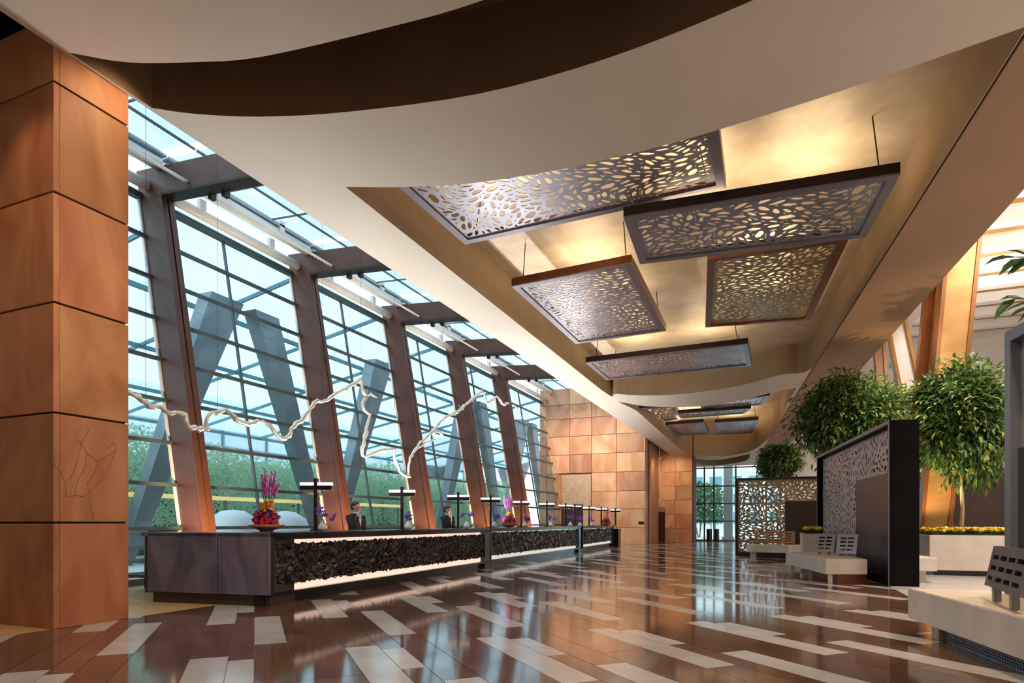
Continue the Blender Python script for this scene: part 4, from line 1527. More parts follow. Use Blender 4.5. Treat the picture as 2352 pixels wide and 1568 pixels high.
# far bench in front of the bronze screen
g0, g1 = PZ(1714, 1277, 0), PZ(1832, 1277, 0)
x0, x1, yb = g0.x + 0.05, g1.x + 0.55, 23.6
t, c = bench('stone_bench', [(x0, yb), (x1, yb), (x1, yb + 0.75), (x0, yb + 0.75)], 0.47, 0.20, 'far stone bench with a copper slatted backrest in front of bronze screen', [], 'limestone')
for x in (x0 + 0.12, x1 - 0.35):
    MB().box(x, x + 0.2, yb + 0.12, yb + 0.5, 0, 0.20).build('leg', 'limestone', t)
MB().box(x0 + 0.35, x1 - 0.4, yb + 0.3, yb + 0.35, 0, 0.20).build('plinth', 'black_lacquer', t)
bar_rest(t, (PY(1735, 1230, yb + 0.45).x, yb + 0.45), (PY(1826, 1230, yb + 0.45).x, yb + 0.45), 0.52, 0.95, (0, 0.1), 'bench_copper', 4, 3)

# short bench behind the black screen
h0 = PZ(2165, 1345, 0)
t, c = bench('stone_bench', [(2.55, 15.2), (3.12, 15.35), (2.95, 17.2), (2.3, 17.1)], 0.52, 0.24, 'short pale stone bench between black screen and tree planter', [], 'limestone')
MB().slab([(2.6, 15.4), (2.95, 15.5), (2.85, 17.0), (2.45, 16.9)], 0, 0.24).build('plinth', 'limestone', t)


# ---- screens
def framed_screen(name, label, A, B, height, depth, side, facem, framem, seed, solid=None, rec=0.30, lip=0.10, group='freestanding perforated screens', hl=(0.07, 0.24), solidm='screen_solid'):
    """frame with perforated sheet between base points A (far) and B (near); side = unit vector the face looks to"""
    A, B = Vector((A[0], A[1], 0)), Vector((B[0], B[1], 0))
    n = Vector((side[0], side[1], 0)).normalized()
    bk = -n * depth
    up = Vector((0, 0, 1))
    d = (B - A).normalized()
    L = (B - A).length
    c = (A + B) / 2 + bk / 2
    t = thing(name, label, 'screen', c, group)

    def bar(p, q, z0, z1, nm):
        ring = [p, q, q + bk, p + bk]
        MB().slab([(v.x, v.y) for v in ring], z0, z1).build(nm, framem, t)
    bar(A, A + d * lip, 0, height, 'frame_post')
    bar(B - d * lip, B, 0, height, 'frame_post')
    bar(A + d * lip, B - d * lip, height - lip, height, 'frame_head')
    bar(A + d * lip, B - d * lip, 0, lip * 1.6, 'frame_sill')
    if facem != 'bronze_sheet':
        q0, q1 = A + d * lip + bk * 0.9, B - d * lip + bk * 0.9
        MB().slab([(v.x, v.y) for v in (q0, q1, q1 + bk * 0.05, q0 + bk * 0.05)], lip * 1.6, height - lip).build('back_panel', 'screen_black', t)
    if framem == 'screen_black':
        for p, q, za, zb_ in ((A, A + d * 0.05, 0, height), (B - d * 0.05, B, 0, height), (A + d * 0.05, B - d * 0.05, height - 0.07, height)):
            MB().slab([(v.x, v.y) for v in (p + n * 0.012, q + n * 0.012, q + n * 0.002, p + n * 0.002)], za, zb_).build('edge_trim', 'panel_frame', t)
    p0, p1 = A + d * lip - n * rec, B - d * lip - n * rec
    z0, z1 = lip * 1.6, height - lip
    w, h = L - 2 * lip, z1 - z0
    fb = None
    if solid:
        su0, su1, sv0, sv1 = solid
        fb = lambda x, y, r: su0 - r / w < x / w < su1 + r / w and sv0 - r / h < y / h < sv1 + r / h
        q0, q1 = p0.lerp(p1, su0) + n * 0.02, p0.lerp(p1, su1) + n * 0.02
        MB().slab([(v.x, v.y) for v in (q0, q1, q1 + n * 0.03, q0 + n * 0.03)], z0 + h * sv0, z0 + h * sv1).build('solid_panel', solidm, t)
    perforated('perforated_sheet', [p0 + up * z0, p1 + up * z0, p1 + up * z1, p0 + up * z1], facem, t, seed, hl[0], hl[1], 0.03, 0.02, tries=5200 if hl[1] > 0.2 else 9000, forbid=fb, gap=0.02, angle=PI / 2 if facem != 'bronze_sheet' else 0.3)
    return t


sd = Vector((2.09 - 1.2, 14.2 - 21.1))
sn = Vector((sd.y, -sd.x)).normalized()
if sn.x > 0:
    sn = -sn
framed_screen('perforated_screen', 'tall black framed perforated screen standing behind the bench', (1.20, 21.1), (2.09, 14.2), 3.27, 0.52, (sn.x, sn.y), 'screen_face', 'screen_black', 31, hl=(0.05, 0.17),
              solid=(0.58, 0.995, 0.0, 0.70), rec=0.16, lip=0.10)
A = PZ(1690, 1275, 0)
framed_screen('perforated_screen', 'bronze perforated screen near the glass entrance', (A.x, 25.3), (1.75, 25.3), 2.95, 0.22, (0, -1), 'bronze_sheet', 'panel_dark', 32, hl=(0.05, 0.16), solidm='brown_panel', solid=(0.56, 0.995, 0.0, 0.70), rec=0.10, lip=0.08)
framed_screen('perforated_screen', 'grey blue framed screen at the right edge of the picture', tuple(SCA), tuple(SCB), 3.27, 0.50, (-1, -0.133), 'screen_face', 'screen_blue', 33,
              solid=(0.0, 1.0, 0.0, 0.62), rec=0.12, lip=0.12, hl=(0.05, 0.17))


# ---- planters, flowers, trees
def planter(x0, x1, y0, y1, h, label, seed):
    rng = random.Random(seed)
    t = thing('planter', label, 'planter', ((x0 + x1) / 2, (y0 + y1) / 2, 0), 'limestone planters')
    MB().box(x0, x1, y0, y1, 0.12, h).build('box', 'limestone', t, bevel=0.01)
    MB().box(x0 + 0.1, x1 - 0.1, y0 + 0.1, y1 - 0.1, 0, 0.12).build('plinth', 'black_lacquer', t)
    MB().box(x0 + 0.06, x1 - 0.06, y0 + 0.06, y1 - 0.06, h, h + 0.03).build('soil', 'soil', t)
    # row of chrysanthemums
    gr, fl = MB(), MB()
    nfl = 0
    for i in range(int((x1 - x0) * (y1 - y0) * 60)):
        x, yy = rng.uniform(x0 + 0.08, x1 - 0.08), rng.uniform(y0 + 0.08, y1 - 0.08)
        c = Vector((x, yy, h + rng.uniform(0.10, 0.17)))
        for k in range(4):
            b = rng.uniform(0, 2 * PI)
            gr.leaf((x, yy, h + 0.04), (math.cos(b), math.sin(b), 0.6), (0, 0, 1), 0.12, 0.07)
        fl.blob(c, (0.055, 0.055, 0.035), 7, 4, 0.25, rng)
        for k in range(7):
            b = 2 * PI * k / 7
            fl.leaf(c, (math.cos(b), math.sin(b), 0.25), (0, 0, 1), 0.075, 0.045)
    gr.build('foliage', 'leaf_dark', t)['kind'] = 'stuff'
    fl.build('chrysanthemum_bed', 'petal_yellow', t)['kind'] = 'stuff'
    return t


planter(3.42, 5.6, 17.6, 19.5, 0.95, 'long limestone planter of yellow flowers around the tree trunk at right', 51)
pq = PY(1847, 1224, 19.3)
planter(0.70, 1.24, 18.5, 20.3, 0.95, 'small limestone planter of yellow flowers behind the bench with two backrests', 52)


def tree(name, label, base, trunk_h, crown_c, crown_r, seed, nleaf, lsize, lm=('leaf_dark', 'leaf_light'), trunk_r=0.05, clusters=26):
    rng = random.Random(seed)
    t = thing(name, label, 'tree', base, None)
    bx, by, bz = base
    cc = Vector(crown_c)
    pts = [Vector(base), Vector((bx + 0.03, by, bz + trunk_h * 0.4)), Vector((bx * 0.7 + cc.x * 0.3, by * 0.7 + cc.y * 0.3, bz + trunk_h * 0.75)), Vector((cc.x, cc.y, cc.z - crown_r[2] * 0.3))]
    MB().tube(pts, [trunk_r, trunk_r * 0.85, trunk_r * 0.7, trunk_r * 0.35], 9).build('trunk', 'bark_pale', t, smooth=True)
    br = MB()
    cl = []
    for i in range(clusters):
        while True:
            v = Vector((rng.uniform(-1, 1), rng.uniform(-1, 1), rng.uniform(-1, 1)))
            if 0.35 < v.length < 1:
                break
        v = v.normalized() * (0.45 + 0.5 * rng.random())
        q = cc + Vector((v.x * crown_r[0], v.y * crown_r[1], v.z * crown_r[2]))
        cl.append(q)
        if i % 2 == 0:
            s = pts[2].lerp(pts[3], rng.random())
            br.tube([s, s.lerp(q, 0.55) + Vector((0, 0, 0.1)), q], [trunk_r * 0.35, trunk_r * 0.22, trunk_r * 0.1], 5)
    br.build('branch', 'bark', t)
    mbs = [MB(), MB()]
    rc = min(crown_r) * 0.48
    for i in range(nleaf):
        q = cl[rng.randrange(len(cl))]
        v = Vector((rng.gauss(0, 1), rng.gauss(0, 1), rng.gauss(0, 0.8)))
        p = q + v * rc * 0.55
        outw = (p - cc).normalized()
        dv = outw * 0.8 + Vector((rng.uniform(-1, 1), rng.uniform(-1, 1), rng.uniform(-1.0, 0.3)))
        mbs[0 if rng.random() < 0.68 else 1].long_leaf(p, dv, (rng.uniform(-.4, .4), rng.uniform(-.4, .4), 1), lsize * rng.uniform(0.7, 1.25), lsize * 0.34)
    mbs[0].build('crown', lm[0], t)
    mbs[1].build('crown', lm[1], t)
    return t


tb = PY(2207, 1205, 18.5)
tc = PY(2212, 965, 18.5)
tree('ficus_tree', 'round ficus tree with pale trunk rising from the yellow flower planter', (tb.x, tb.y, 0.97), 1.6, (tc.x, tc.y, tc.z), (0.85, 0.85, 1.45), 61, 9000, 0.22, trunk_r=0.055, clusters=40)
tc = PY(1958, 955, 21.8)
tree('ficus_tree', 'broad ficus tree behind the black framed screen', (tc.x, tc.y, 0.0), 2.6, (tc.x, tc.y, tc.z), (1.25, 1.1, 1.45), 62, 11000, 0.22, trunk_r=0.06, clusters=44)
tc = PY(1792, 1062, 29.5)
tree('ficus_tree', 'small distant ficus tree above the bronze screen', (tc.x, tc.y, 0.0), 2.4, (tc.x, tc.y, tc.z), (1.05, 1.0, 0.6), 63, 5000, 0.25, trunk_r=0.06, clusters=26)
# tree that reaches into the picture from the right
nt_ = thing('potted_tree', 'large leaved branches reaching in from the right edge', 'tree', (4.15, 8.2, 0))
MB().tube([(4.15, 8.2, 0), (4.2, 8.2, 1.5), (4.1, 8.3, 3.0), (4.0, 8.3, 4.6)], [0.07, 0.06, 0.05, 0.02], 8).build('trunk', 'bark', nt_, smooth=True)
MB().lathe((4.15, 8.2, 0), [(0.35, 0), (0.42, 0.5), (0.40, 0.52), (0.36, 0.48)], 16).build('pot', 'limestone', nt_)
rng = random.Random(77)
for (px, py, n) in [(2335, 590, 9), (2330, 685, 5), (2400, 600, 9), (2400, 700, 9), (2440, 520, 8), (2450, 800, 8)]:
    q = PY(px, py, 8.3)
    root = Vector((4.05, 8.3, max(2.6, q.z - 0.5)))
    tipd = (q - root).normalized()
    MB().tube([root, root.lerp(q, 0.6) + Vector((0, 0, 0.08)), q], [0.018, 0.013, 0.006], 5).build('twig', 'bark', nt_)
    for i in range(n * 2):
        f = 0.5 + 0.55 * i / (n * 2)
        p = root.lerp(q, f)
        dv = tipd * 0.7 + Vector((rng.uniform(-0.5, 0.5), rng.uniform(-0.5, 0.5), rng.uniform(-1.0, 0.15)))
        MB().long_leaf(p, dv, (0.2, -0.6, 1), rng.uniform(0.24, 0.36), 0.11).build('leaf', 'leaf_dark', nt_)


# ---- bronze raking columns of the atrium
def raking(name, label, pts_bot, pts_top, yb, yt, dep, m1, m2):
    """flat column: pixel x-range at its foot and head in the planes y = yb and y = yt"""
    a0, a1 = PY(*pts_bot[0], yb), PY(*pts_bot[1], yb)
    b0, b1 = PY(*pts_top[0], yt), PY(*pts_top[1], yt)

    def ext(p, q, z):
        return p.lerp(q, (z - p.z) / (q.z - p.z))
    f0, f1 = ext(a0, b0, 0.0), ext(a1, b1, 0.0)
    h0, h1 = ext(a0, b0, 12.1), ext(a1, b1, 12.1)
    t = thing(name, label, 'column', (f0 + f1) / 2, 'raking atrium columns')
    bk = Vector((0, dep, 0))
    MB().prism([f0, f1, f1 + bk, f0 + bk], [h0, h1, h1 + bk, h0 + bk]).build('shaft', m1, t)
    w = Vector((0.10, 0, 0))
    o = Vector((0, -0.05, 0))
    for p, q in ((f0, h0), (f1 - w, h1 - w)):
        MB().prism([p + o, p + w + o, p + w, p], [q + o, q + w + o, q + w, q]).build('edge_flange', m2, t)
    return t


raking('raking_column', 'wide golden bronze raking column behind the right planter', [(2121, 1120), (2196, 1120)], [(2165, 640), (2246, 640)], 21.0, 21.0, 0.5, 'bronze', 'bronze_dark')
raking('raking_column', 'darker slim bronze raking column left of the wide golden one', [(2082, 1120), (2112, 1120)], [(2124, 680), (2156, 680)], 22.5, 22.5, 0.4, 'bronze_dark', 'bronze_dark')
raking('raking_column', 'pale raking column leaning the other way behind the broad ficus', [(2085, 1000), (2140, 1000)], [(2035, 740), (2085, 740)], 24.5, 24.5, 0.4, 'plaster', 'bronze')
raking('raking_column', 'brownish raking column behind the broad ficus tree', [(2020, 960), (2045, 960)], [(2008, 800), (2035, 800)], 27.0, 27.0, 0.4, 'beam_paint', 'beam_paint')


# ================================================================== people at the counter
def loft(mb, rings, n=14, cap=True):
    """rings: list of (centre, rx, ry, rotz) ellipses, joined; returns mb"""
    base = len(mb.v)
    for c, rx, ry, rz in rings:
        for k in range(n):
            a = 2 * PI * k / n
            x, y = rx * math.cos(a), ry * math.sin(a)
            mb.v.append((c[0] + x * math.cos(rz) - y * math.sin(rz), c[1] + x * math.sin(rz) + y * math.cos(rz), c[2]))
    for i in range(len(rings) - 1):
        for k in range(n):
            k2 = (k + 1) % n
            mb.f.append((base + i * n + k, base + i * n + k2, base + (i + 1) * n + k2, base + (i + 1) * n + k))
    if cap:
        mb.f.append(tuple(base + k for k in reversed(range(n))))
        mb.f.append(tuple(base + (len(rings) - 1) * n + k for k in range(n)))
    return mb


def skin_body(name, joints, edges, root_i, material, parent, sub=2):
    me = bpy.data.meshes.new(name)
    me.from_pydata([j[0] for j in joints], edges, [])
    ob = bpy.data.objects.new(name, me)
    COL.objects.link(ob)
    me.materials.append(MATS[material])
    md = ob.modifiers.new('skin', 'SKIN')
    md.use_smooth_shade = True
    for i, j in enumerate(joints):
        sv = me.skin_vertices[0].data[i]
        sv.radius = (j[1], j[2] if len(j) > 2 else j[1])
        sv.use_root = (i == root_i)
    ss = ob.modifiers.new('subsurf', 'SUBSURF')
    ss.levels = sub
    ss.render_levels = sub
    ob.parent = parent
    return ob


def clerk(loc, face, label, suit, height, seed):
    """standing person in local coordinates: looks along +y, right hand raised to the chin"""
    t = thing('person', label, 'person', loc)
    t.rotation_euler = (0, 0, face)
    t.scale = (1.1, 1.1, 1.0)
    s = height / 1.75
    S = lambda p: tuple(v * s for v in p)
    J = [(S((0, 0, 0.95)), .13 * s, .10 * s), (S((0, 0, 1.15)), .12 * s, .09 * s), (S((0, 0.0, 1.35)), .14 * s, .10 * s), (S((0, 0, 1.45)), .075 * s, .07 * s), (S((0, 0.01, 1.50)), .052 * s), (S((0, 0.03, 1.56)), .056 * s),
         (S((0, 0.035, 1.62)), .074 * s, .088 * s), (S((0, 0.025, 1.69)), .072 * s, .086 * s), (S((0, 0.015, 1.735)), .04 * s, .05 * s),
         (S((-.16, 0, 1.39)), .045 * s), (S((-.22, 0.02, 1.14)), .042 * s), (S((-.17, 0.22, 1.05)), .032 * s), (S((-.16, 0.29, 1.05)), .026 * s, .034 * s),
         (S((.16, 0, 1.39)), .045 * s), (S((.20, 0.12, 1.17)), .042 * s), (S((.09, 0.17, 1.42)), .030 * s), (S((.055, 0.165, 1.49)), .026 * s, .03 * s),
         (S((-.09, 0, 0.86)), .09 * s), (S((-.10, 0.01, 0.48)), .06 * s), (S((-.10, 0, 0.08)), .042 * s), (S((-.10, 0.12, 0.035)), .035 * s),
         (S((.09, 0, 0.86)), .09 * s), (S((.10, 0.01, 0.48)), .06 * s), (S((.10, 0, 0.08)), .042 * s), (S((.10, 0.12, 0.035)), .035 * s)]
    E = [(0, 1), (1, 2), (2, 3), (3, 4), (4, 5), (5, 6), (6, 7), (7, 8), (2, 9), (9, 10), (10, 11), (11, 12), (2, 13), (13, 14), (14, 15), (15, 16), (0, 17), (17, 18), (18, 19), (19, 20), (0, 21), (21, 22), (22, 23), (23, 24)]
    # fingers, five to a hand
    for hand, base, dirv, side in ((12, (-.16, .29, 1.05), (0.15, 1.0, -0.1), 1), (16, (.055, .165, 1.49), (-0.35, 0.1, 1.0), -1)):
        dv = Vector(dirv).normalized()
        sx = dv.cross(Vector((0, 0, 1))).normalized() if hand == 12 else Vector((0, 1, 0))
        for q in range(4):
            p0 = Vector(base) + sx * (q - 1.5) * 0.017 + dv * 0.03
            ln = (0.065, 0.075, 0.070, 0.055)[q]
            p1 = p0 + dv * ln * 0.55
            p2 = p0 + dv * ln + Vector((0, 0, -0.02 if hand == 12 else 0)) + (Vector((-0.015, 0, 0)) if hand == 16 else Vector())
            i0 = len(J)
            J += [(S(p0), .0085 * s), (S(p1), .008 * s), (S(p2), .0065 * s)]
            E += [(hand, i0), (i0, i0 + 1), (i0 + 1, i0 + 2)]
        p0 = Vector(base) + sx * 0.035 + dv * 0.0
        p1 = p0 + dv * 0.035 + sx * 0.012
        i0 = len(J)
        J += [(S(p0), .0095 * s), (S(p1), .008 * s)]
        E += [(hand, i0), (i0, i0 + 1)]
    skin_body('body', J, E, 0, 'skin', t)
    # face
    mb = MB().add([S((-.012, .108, 1.60)), S((.012, .108, 1.60)), S((0, .136, 1.605)), S((0, .112, 1.655))], [(0, 1, 2), (1, 3, 2), (3, 0, 2)])
    mk(mb, 'nose', 'skin', t)
    for sx in (-1, 1):
        mk(MB().blob(S((sx * .030, .108, 1.652)), (.011 * s, .006 * s, .006 * s), 8, 5), 'eye', 'eye_dark', t)
        mk(MB().blob(S((sx * .081, .02, 1.63)), (.012 * s, .02 * s, .032 * s), 8, 5), 'ear', 'skin', t)
    mk(MB().blob(S((0, .108, 1.572)), (.024 * s, .008 * s, .006 * s), 8, 5), 'mouth', 'terracotta', t)
    hr = MB()
    hr.blob(S((0, -.005, 1.70)), (.088 * s, .105 * s, .075 * s), 14, 8)
    hr.blob(S((0, -.045, 1.64)), (.083 * s, .065 * s, .085 * s), 12, 7)
    mk(hr, 'hair', 'hair', t, True)
    # jacket, shirt, trousers
    ja = MB()
    loft(ja, [(S((0, 0, 0.78)), .20 * s, .145 * s, 0), (S((0, 0, 0.95)), .185 * s, .135 * s, 0), (S((0, 0, 1.12)), .165 * s, .125 * s, 0), (S((0, .005, 1.28)), .195 * s, .135 * s, 0),
              (S((0, 0, 1.39)), .215 * s, .125 * s, 0), (S((0, -.01, 1.455)), .14 * s, .085 * s, 0), (S((0, -.012, 1.485)), .078 * s, .070 * s, 0)], 18)
    for side, pts in ((-1, [(-.17, 0, 1.41), (-.225, 0.01, 1.25), (-.225, 0.02, 1.13), (-.195, .12, 1.085), (-.172, .21, 1.055)]), (1, [(.17, 0, 1.41), (.205, .06, 1.28), (.205, .125, 1.165), (.15, .15, 1.28), (.10, .168, 1.40)])):
        ja.tube([S(p) for p in pts], [.092 * s, .075 * s, .064 * s, .056 * s, .050 * s], 12)
    mk(ja, 'jacket', suit, t, True)
    sh_ = MB()
    sh_.add([S((-.055, .118, 1.44)), S((.055, .118, 1.44)), S((.03, .152, 1.30)), S((0, .152, 1.16)), S((-.03, .152, 1.30)), S((0, .115, 1.48))], [(0, 4, 2, 1), (4, 3, 2), (0, 1, 5)])
    loft(sh_, [(S((0, .008, 1.45)), .068 * s, .068 * s, 0), (S((0, .01, 1.515)), .060 * s, .060 * s, 0)], 14, cap=False)
    mk(sh_, 'shirt', 'shirt', t)
    tr = MB()
    for sx in (-1, 1):
        loft(tr, [(S((sx * .10, 0, .06)), .075 * s, .075 * s, 0), (S((sx * .10, .01, .48)), .085 * s, .09 * s, 0), (S((sx * .09, 0, .86)), .11 * s, .12 * s, 0), (S((sx * .07, 0, .98)), .11 * s, .125 * s, 0)], 12)
    mk(tr, 'trousers', suit, t, True)
    sho = MB()
    for sx in (-1, 1):
        sho.blob(S((sx * .10, .06, .045)), (.05 * s, .135 * s, .045 * s), 10, 6)
    mk(sho, 'shoe', 'black_lacquer', t, True)
    return t


def mk(mb, name, m, parent, smooth=False):
    """part given in its parent's local coordinates"""
    ob = mb.build(name, m, None, smooth)
    ob.parent = parent
    return ob


# clerk near the first counter: seen from the side, looking to the right
p = PX(816, 1200, -9.2)
clerk((p.x, p.y, 0), math.radians(-98), 'clerk in charcoal suit with dark hair and hand raised to chin', 'suit_charcoal', 1.74, 1)
p = PX(1027, 1200, -9.35)
clerk((p.x, p.y, 0), math.radians(-100), 'slim clerk in navy suit with hair pinned up and hand at chin', 'suit_navy', 1.76, 2)


# ================================================================== outside
struct(MB().box(-60, -13.7, -25, 75, -0.3, -0.05).build('ground', 'ext_ground'), 'pale paving outside the glass wall')
struct(MB().box(-13.7, 20, 44.95, 110, -0.3, -0.05).build('ground', 'ext_ground'), 'pale forecourt outside the glass entrance')


def ext_tree(name, label, base, h, r, seed, n, ls, m='ext_leaf', group='trees in the garden outside the window wall'):
    rng = random.Random(seed)
    t = thing(name, label, 'tree', base, group)
    x, y, z = base
    tr = MB()
    for k in range(6):
        a = rng.uniform(0, 2 * PI)
        e = Vector((x + math.cos(a) * r * 0.6, y + math.sin(a) * r * 0.6, z + h * 0.55))
        tr.tube([(x + math.cos(a) * 0.1, y + math.sin(a) * 0.1, z), (x + math.cos(a) * r * 0.25, y + math.sin(a) * r * 0.25, z + h * 0.28), e], [0.05, 0.04, 0.015], 5)
    tr.build('trunk', 'bark', t)
    mb = MB()
    for i in range(n):
        a = rng.uniform(0, 2 * PI)
        rr = r * math.sqrt(rng.random())
        zz = z + h * (0.28 + 0.72 * rng.random()) * (1 - 0.12 * rr / r)
        mb.leaf((x + rr * math.cos(a), y + rr * math.sin(a), zz), (rng.uniform(-1, 1), rng.uniform(-1, 1), rng.uniform(-0.9, 0.4)), (rng.uniform(-1, 1), rng.uniform(-1, 1), 1), ls * rng.uniform(0.6, 1.3), ls * 0.4)
    mb.build('crown', m, t)
    return t


words = ['left of the first steel frame', 'beyond the first window bay', 'beyond the flower bowl', 'beyond the second window bay', 'beyond the charcoal suited clerk', 'beyond the third window bay',
         'beyond the navy suited clerk', 'beyond the fourth window bay', 'beyond the fifth window bay', 'near the sandstone wall corner']
for i in range(10):
    y = 9.5 + 4.2 * i
    ext_tree('garden_tree', 'feathery green garden tree outside, %s' % words[i], (-20.9, y, -0.05), 4.7 + 0.35 * math.sin(i * 1.7), 2.05, 200 + i, 6000, 0.18)
for i in range(10):
    y = 11.0 + 5.2 * i
    ext_tree('garden_tree', 'darker garden tree of the back row outside, %s' % words[i], (-27.6, y, -0.05), 5.0, 2.55, 300 + i, 4500, 0.3, 'far_leaf', 'back row of garden trees outside the window wall')
# low building with a grey cornice behind the trees
bd = thing('low_building', 'low dark building with grey cornice behind the garden trees', 'building', (-23.4, 30, -0.05))
MB().box(-24.4, -23.3, 2, 60, -0.05, 2.15).build('wall', 'ext_wall', bd)
MB().box(-24.5, -23.2, 2, 60, 2.15, 2.3).build('cornice', 'ext_steel', bd)
gr = thing('reflection_rail', 'warm yellow reflection made as a glowing rail before the garden trees', 'rail', (-18.5, 19, -0.05))
MB().box(-18.56, -18.44, 9, 28.5, 2.06, 2.20).build('rail', 'reflection_band', gr)  # rail made up to carry the yellow reflection of the soffit light
for k in range(6):
    MB().box(-18.54, -18.46, 9.3 + 3.78 * k, 9.38 + 3.78 * k, -0.05, 2.06).build('post', 'ext_steel', gr)
fb = thing('backdrop_building', 'pale blue backdrop building added above the garden trees', 'building', (-42, 35, -0.05))  # added so the gap between treetops and canopy is not white
MB().box(-46, -42, -12, 85, -0.05, 11.5).build('facade', 'ext_facade', fb)
for k in range(7):
    MB().box(-41.98, -41.85, -12, 85, 1.4 + 1.5 * k, 1.55 + 1.5 * k).build('floor_band', 'ext_steel', fb)
for k in range(20):
    MB().box(-41.99, -41.88, -10 + 4.8 * k, -9.8 + 4.8 * k, 0, 11.5).build('fin', 'ext_steel', fb)
# pale domes (garden boulders) glimpsed under the trees
for i, (px, label) in enumerate([(535, 'white rounded arch shape outside beyond the flower bowl'), (655, 'second white rounded shape outside between trunks')]):
    p = PX(px, 1210, -16.2)
    mb = MB()
    mb.lathe((p.x, p.y, -0.05), [(0.85, 0), (0.95, 0.5), (0.9, 1.0), (0.7, 1.45), (0.35, 1.68), (0.05, 1.72)], 20)
    tag(mb.build('garden_dome', 'ext_dome', None, True), label, 'dome')

# entrance canopy outside: translucent sheets on raking steel legs
cn = thing('glass_canopy', 'pale translucent canopy roof outside the window wall', 'canopy', (-22, 25, 8))
for i in range(14):
    y0 = -2 + 4.77 * i
    for j in range(4):
        x0 = -15.2 - 4.0 * j
        z0, z1 = 9.9 - 0.75 * j, 9.9 - 0.75 * (j + 1)
        MB().prism([(x0 - 3.95, y0, z1), (x0, y0, z0), (x0, y0 + 4.7, z0), (x0 - 3.95, y0 + 4.7, z1)],
                   [(x0 - 3.95, y0, z1 + 0.04), (x0, y0, z0 + 0.04), (x0, y0 + 4.7, z0 + 0.04), (x0 - 3.95, y0 + 4.7, z1 + 0.04)]).build('canopy_sheet', 'ext_canopy', cn)
for j in range(5):
    x = -15.2 - 4.0 * j
    z = 9.9 - 0.75 * j - 0.14
    MB().beam((x, -2, z), (x, 64, z), 0.10, 0.16).build('purlin', 'ext_rib', cn)
for i in range(14):
    y = -2.03 + 4.77 * i
    MB().beam((-15.2, y, 9.9 - 0.10), (-31.2, y, 6.9 - 0.10), 0.06, 0.14).build('rafter', 'ext_rib', cn)
for i in range(6):
    y = 6.5 + 9.54 * i
    lab = ['nearest', 'second', 'third', 'fourth', 'fifth', 'farthest'][i]
    t = thing('raking_leg', '%s grey V-shaped steel leg carrying the canopy outside' % lab, 'column', (-18.2, y + 6, -0.05), 'V-shaped steel legs of the canopy outside')
    MB().prism([(-18.3, y + 5.6, -0.05), (-17.9, y + 5.6, -0.05), (-17.9, y + 6.0, -0.05), (-18.3, y + 6.0, -0.05)], [(-18.4, y + 1.6, 9.2), (-17.8, y + 1.6, 9.2), (-17.8, y + 2.8, 9.2), (-18.4, y + 2.8, 9.2)]).build('leg', 'ext_steel', t)
    MB().prism([(-18.3, y + 6.0, -0.05), (-17.9, y + 6.0, -0.05), (-17.9, y + 6.4, -0.05), (-18.3, y + 6.4, -0.05)], [(-18.4, y + 9.2, 9.2), (-17.8, y + 9.2, 9.2), (-17.8, y + 10.6, 9.2), (-18.4, y + 10.6, 9.2)]).build('leg', 'ext_steel', t)
    MB().beam((-18.1, y + 5.2, 0.6), (-18.1, y + 6.8, 0.6), 0.5, 0.3).build('tie', 'ext_steel', t)

for i, (px, lab) in enumerate([(1010, 'big grey funnel shaped canopy column outside behind the navy suited clerk'), (1178, 'grey funnel shaped canopy column outside beside the last steel frame')]):
    c = PX(px, 1100, -32.0)
    f = thing('funnel_column', lab, 'column', (c.x, c.y, -0.05), 'funnel columns of the canopy outside')
    MB().lathe((c.x, c.y, 0), [(1.0, -0.05), (1.0, 4.6), (1.15, 5.6)], 20).build('shaft', 'ext_steel', f, smooth=True)
    MB().lathe((c.x, c.y, 0), [(1.15, 5.6), (2.5, 9.6), (2.5, 9.8)], 20).build('funnel', 'ext_steel', f, smooth=True)

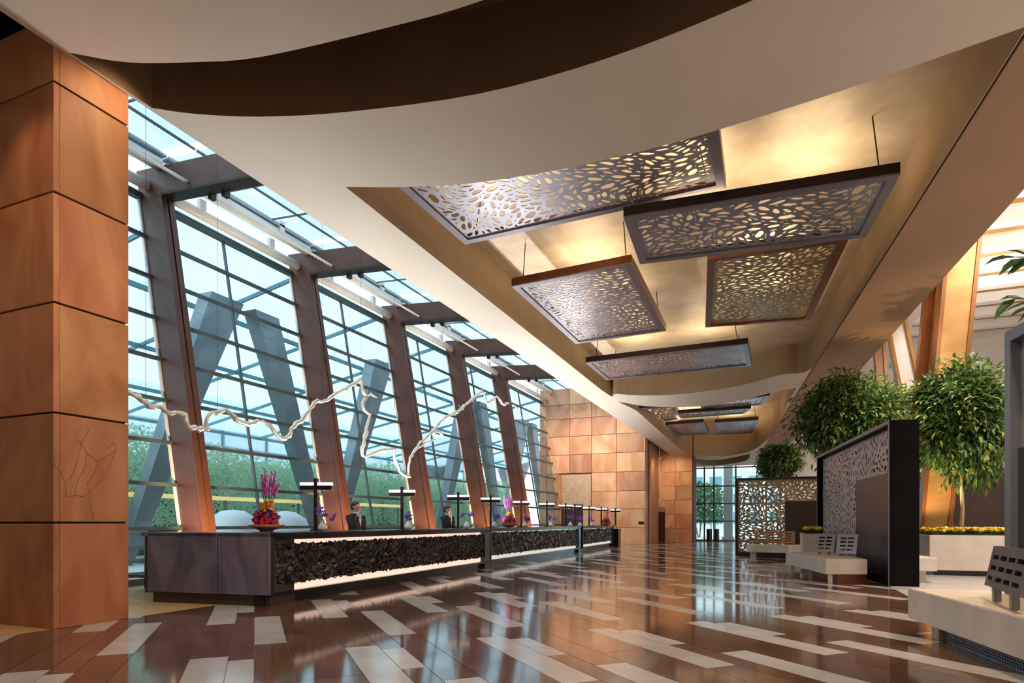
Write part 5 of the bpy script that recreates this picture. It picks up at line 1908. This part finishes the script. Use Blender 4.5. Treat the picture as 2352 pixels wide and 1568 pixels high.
# ---- glass entrance at the far end
GY = 44.7
win = structure_root('window_7', 'glass entrance wall at the far end of the hall', (-3.5, GY, 0))
gxs = [PY(p, 1200, GY).x for p in (1598, 1618, 1640, 1690, 1760, 1830)]
zz = [0.05, 1.35, 2.55, 3.75, 5.0]
for i in range(len(gxs) - 1):
    for j in range(4):
        MB().add([(gxs[i] + 0.03, GY, zz[j] + 0.03), (gxs[i + 1] - 0.03, GY, zz[j] + 0.03), (gxs[i + 1] - 0.03, GY, zz[j + 1] - 0.03), (gxs[i] + 0.03, GY, zz[j + 1] - 0.03)], [(0, 1, 2, 3)]).build('pane', 'door_glass', win)
for x in gxs:
    MB().box(x - 0.05, x + 0.05, GY - 0.06, GY + 0.06, 0, 5.2).build('mullion', 'mullion', win)
for z in zz:
    MB().box(gxs[0], gxs[-1], GY - 0.05, GY + 0.05, z - 0.045, z + 0.045).build('transom', 'mullion', win)
for x in (gxs[1] + 0.45, gxs[1] + 0.75):
    MB().box(x - 0.02, x + 0.02, GY - 0.14, GY - 0.06, 0.8, 1.5).build('pull_handle', 'black_lacquer', win)
struct(MB().box(-5.05, gxs[0], GY - 2.2, GY + 0.2, 0, 5.4).build('wall_jamb', 'mullion'), 'dark jamb wall beside the glass entrance')
struct(MB().box(-6.8, 1.2, GY - 0.15, GY + 0.15, 5.2, 9.6).build('wall_over_entrance', 'soffit'))
struct(MB().box(gxs[-1], 1.2, GY - 0.15, GY + 0.15, 0, 5.2).build('wall_entrance', 'plaster'))
# beyond the entrance
tag(MB().box(-3.35, -2.75, 47.0, 47.6, -0.05, 6.5).box(-3.45, -2.65, 46.9, 47.7, -0.05, 0.25).build('porch_column', 'ext_building'), 'pale porch column outside the glass entrance', 'column')
ob = thing('office_block', 'pale building across the forecourt', 'building', (-8, 100, -0.05))
MB().box(-26, 14, 96, 104, -0.05, 9).build('wall', 'ext_building', ob)
for i in range(14):
    for j in range(3):
        x = -25 + 2.7 * i
        MB().box(x, x + 1.7, 95.9, 96.0, 1.2 + 2.6 * j, 2.8 + 2.6 * j).build('window', 'ext_rib', ob)
ext_tree('street_tree', 'dark green street tree outside the glass entrance', (-6.2, 58, -0.05), 5.2, 2.2, 401, 3400, 0.35, 'leaf_dark', None)
for i, (x, y) in enumerate([(-4.05, 43.9), (-3.6, 44.1)]):
    b = thing('entrance_bin', '%s dark bin just inside the glass entrance' % ['left', 'right'][i], 'bin', (x, y, 0), 'dark bins at the glass entrance')
    MB().lathe((x, y, 0), [(0.16, 0), (0.18, 0.03), (0.18, 0.78), (0.15, 0.8)], 14).build('body', 'black_lacquer', b)
    MB().lathe((x, y, 0.8), [(0.19, 0), (0.19, 0.03), (0.1, 0.05)], 14).build('rim', 'panel_metal', b)
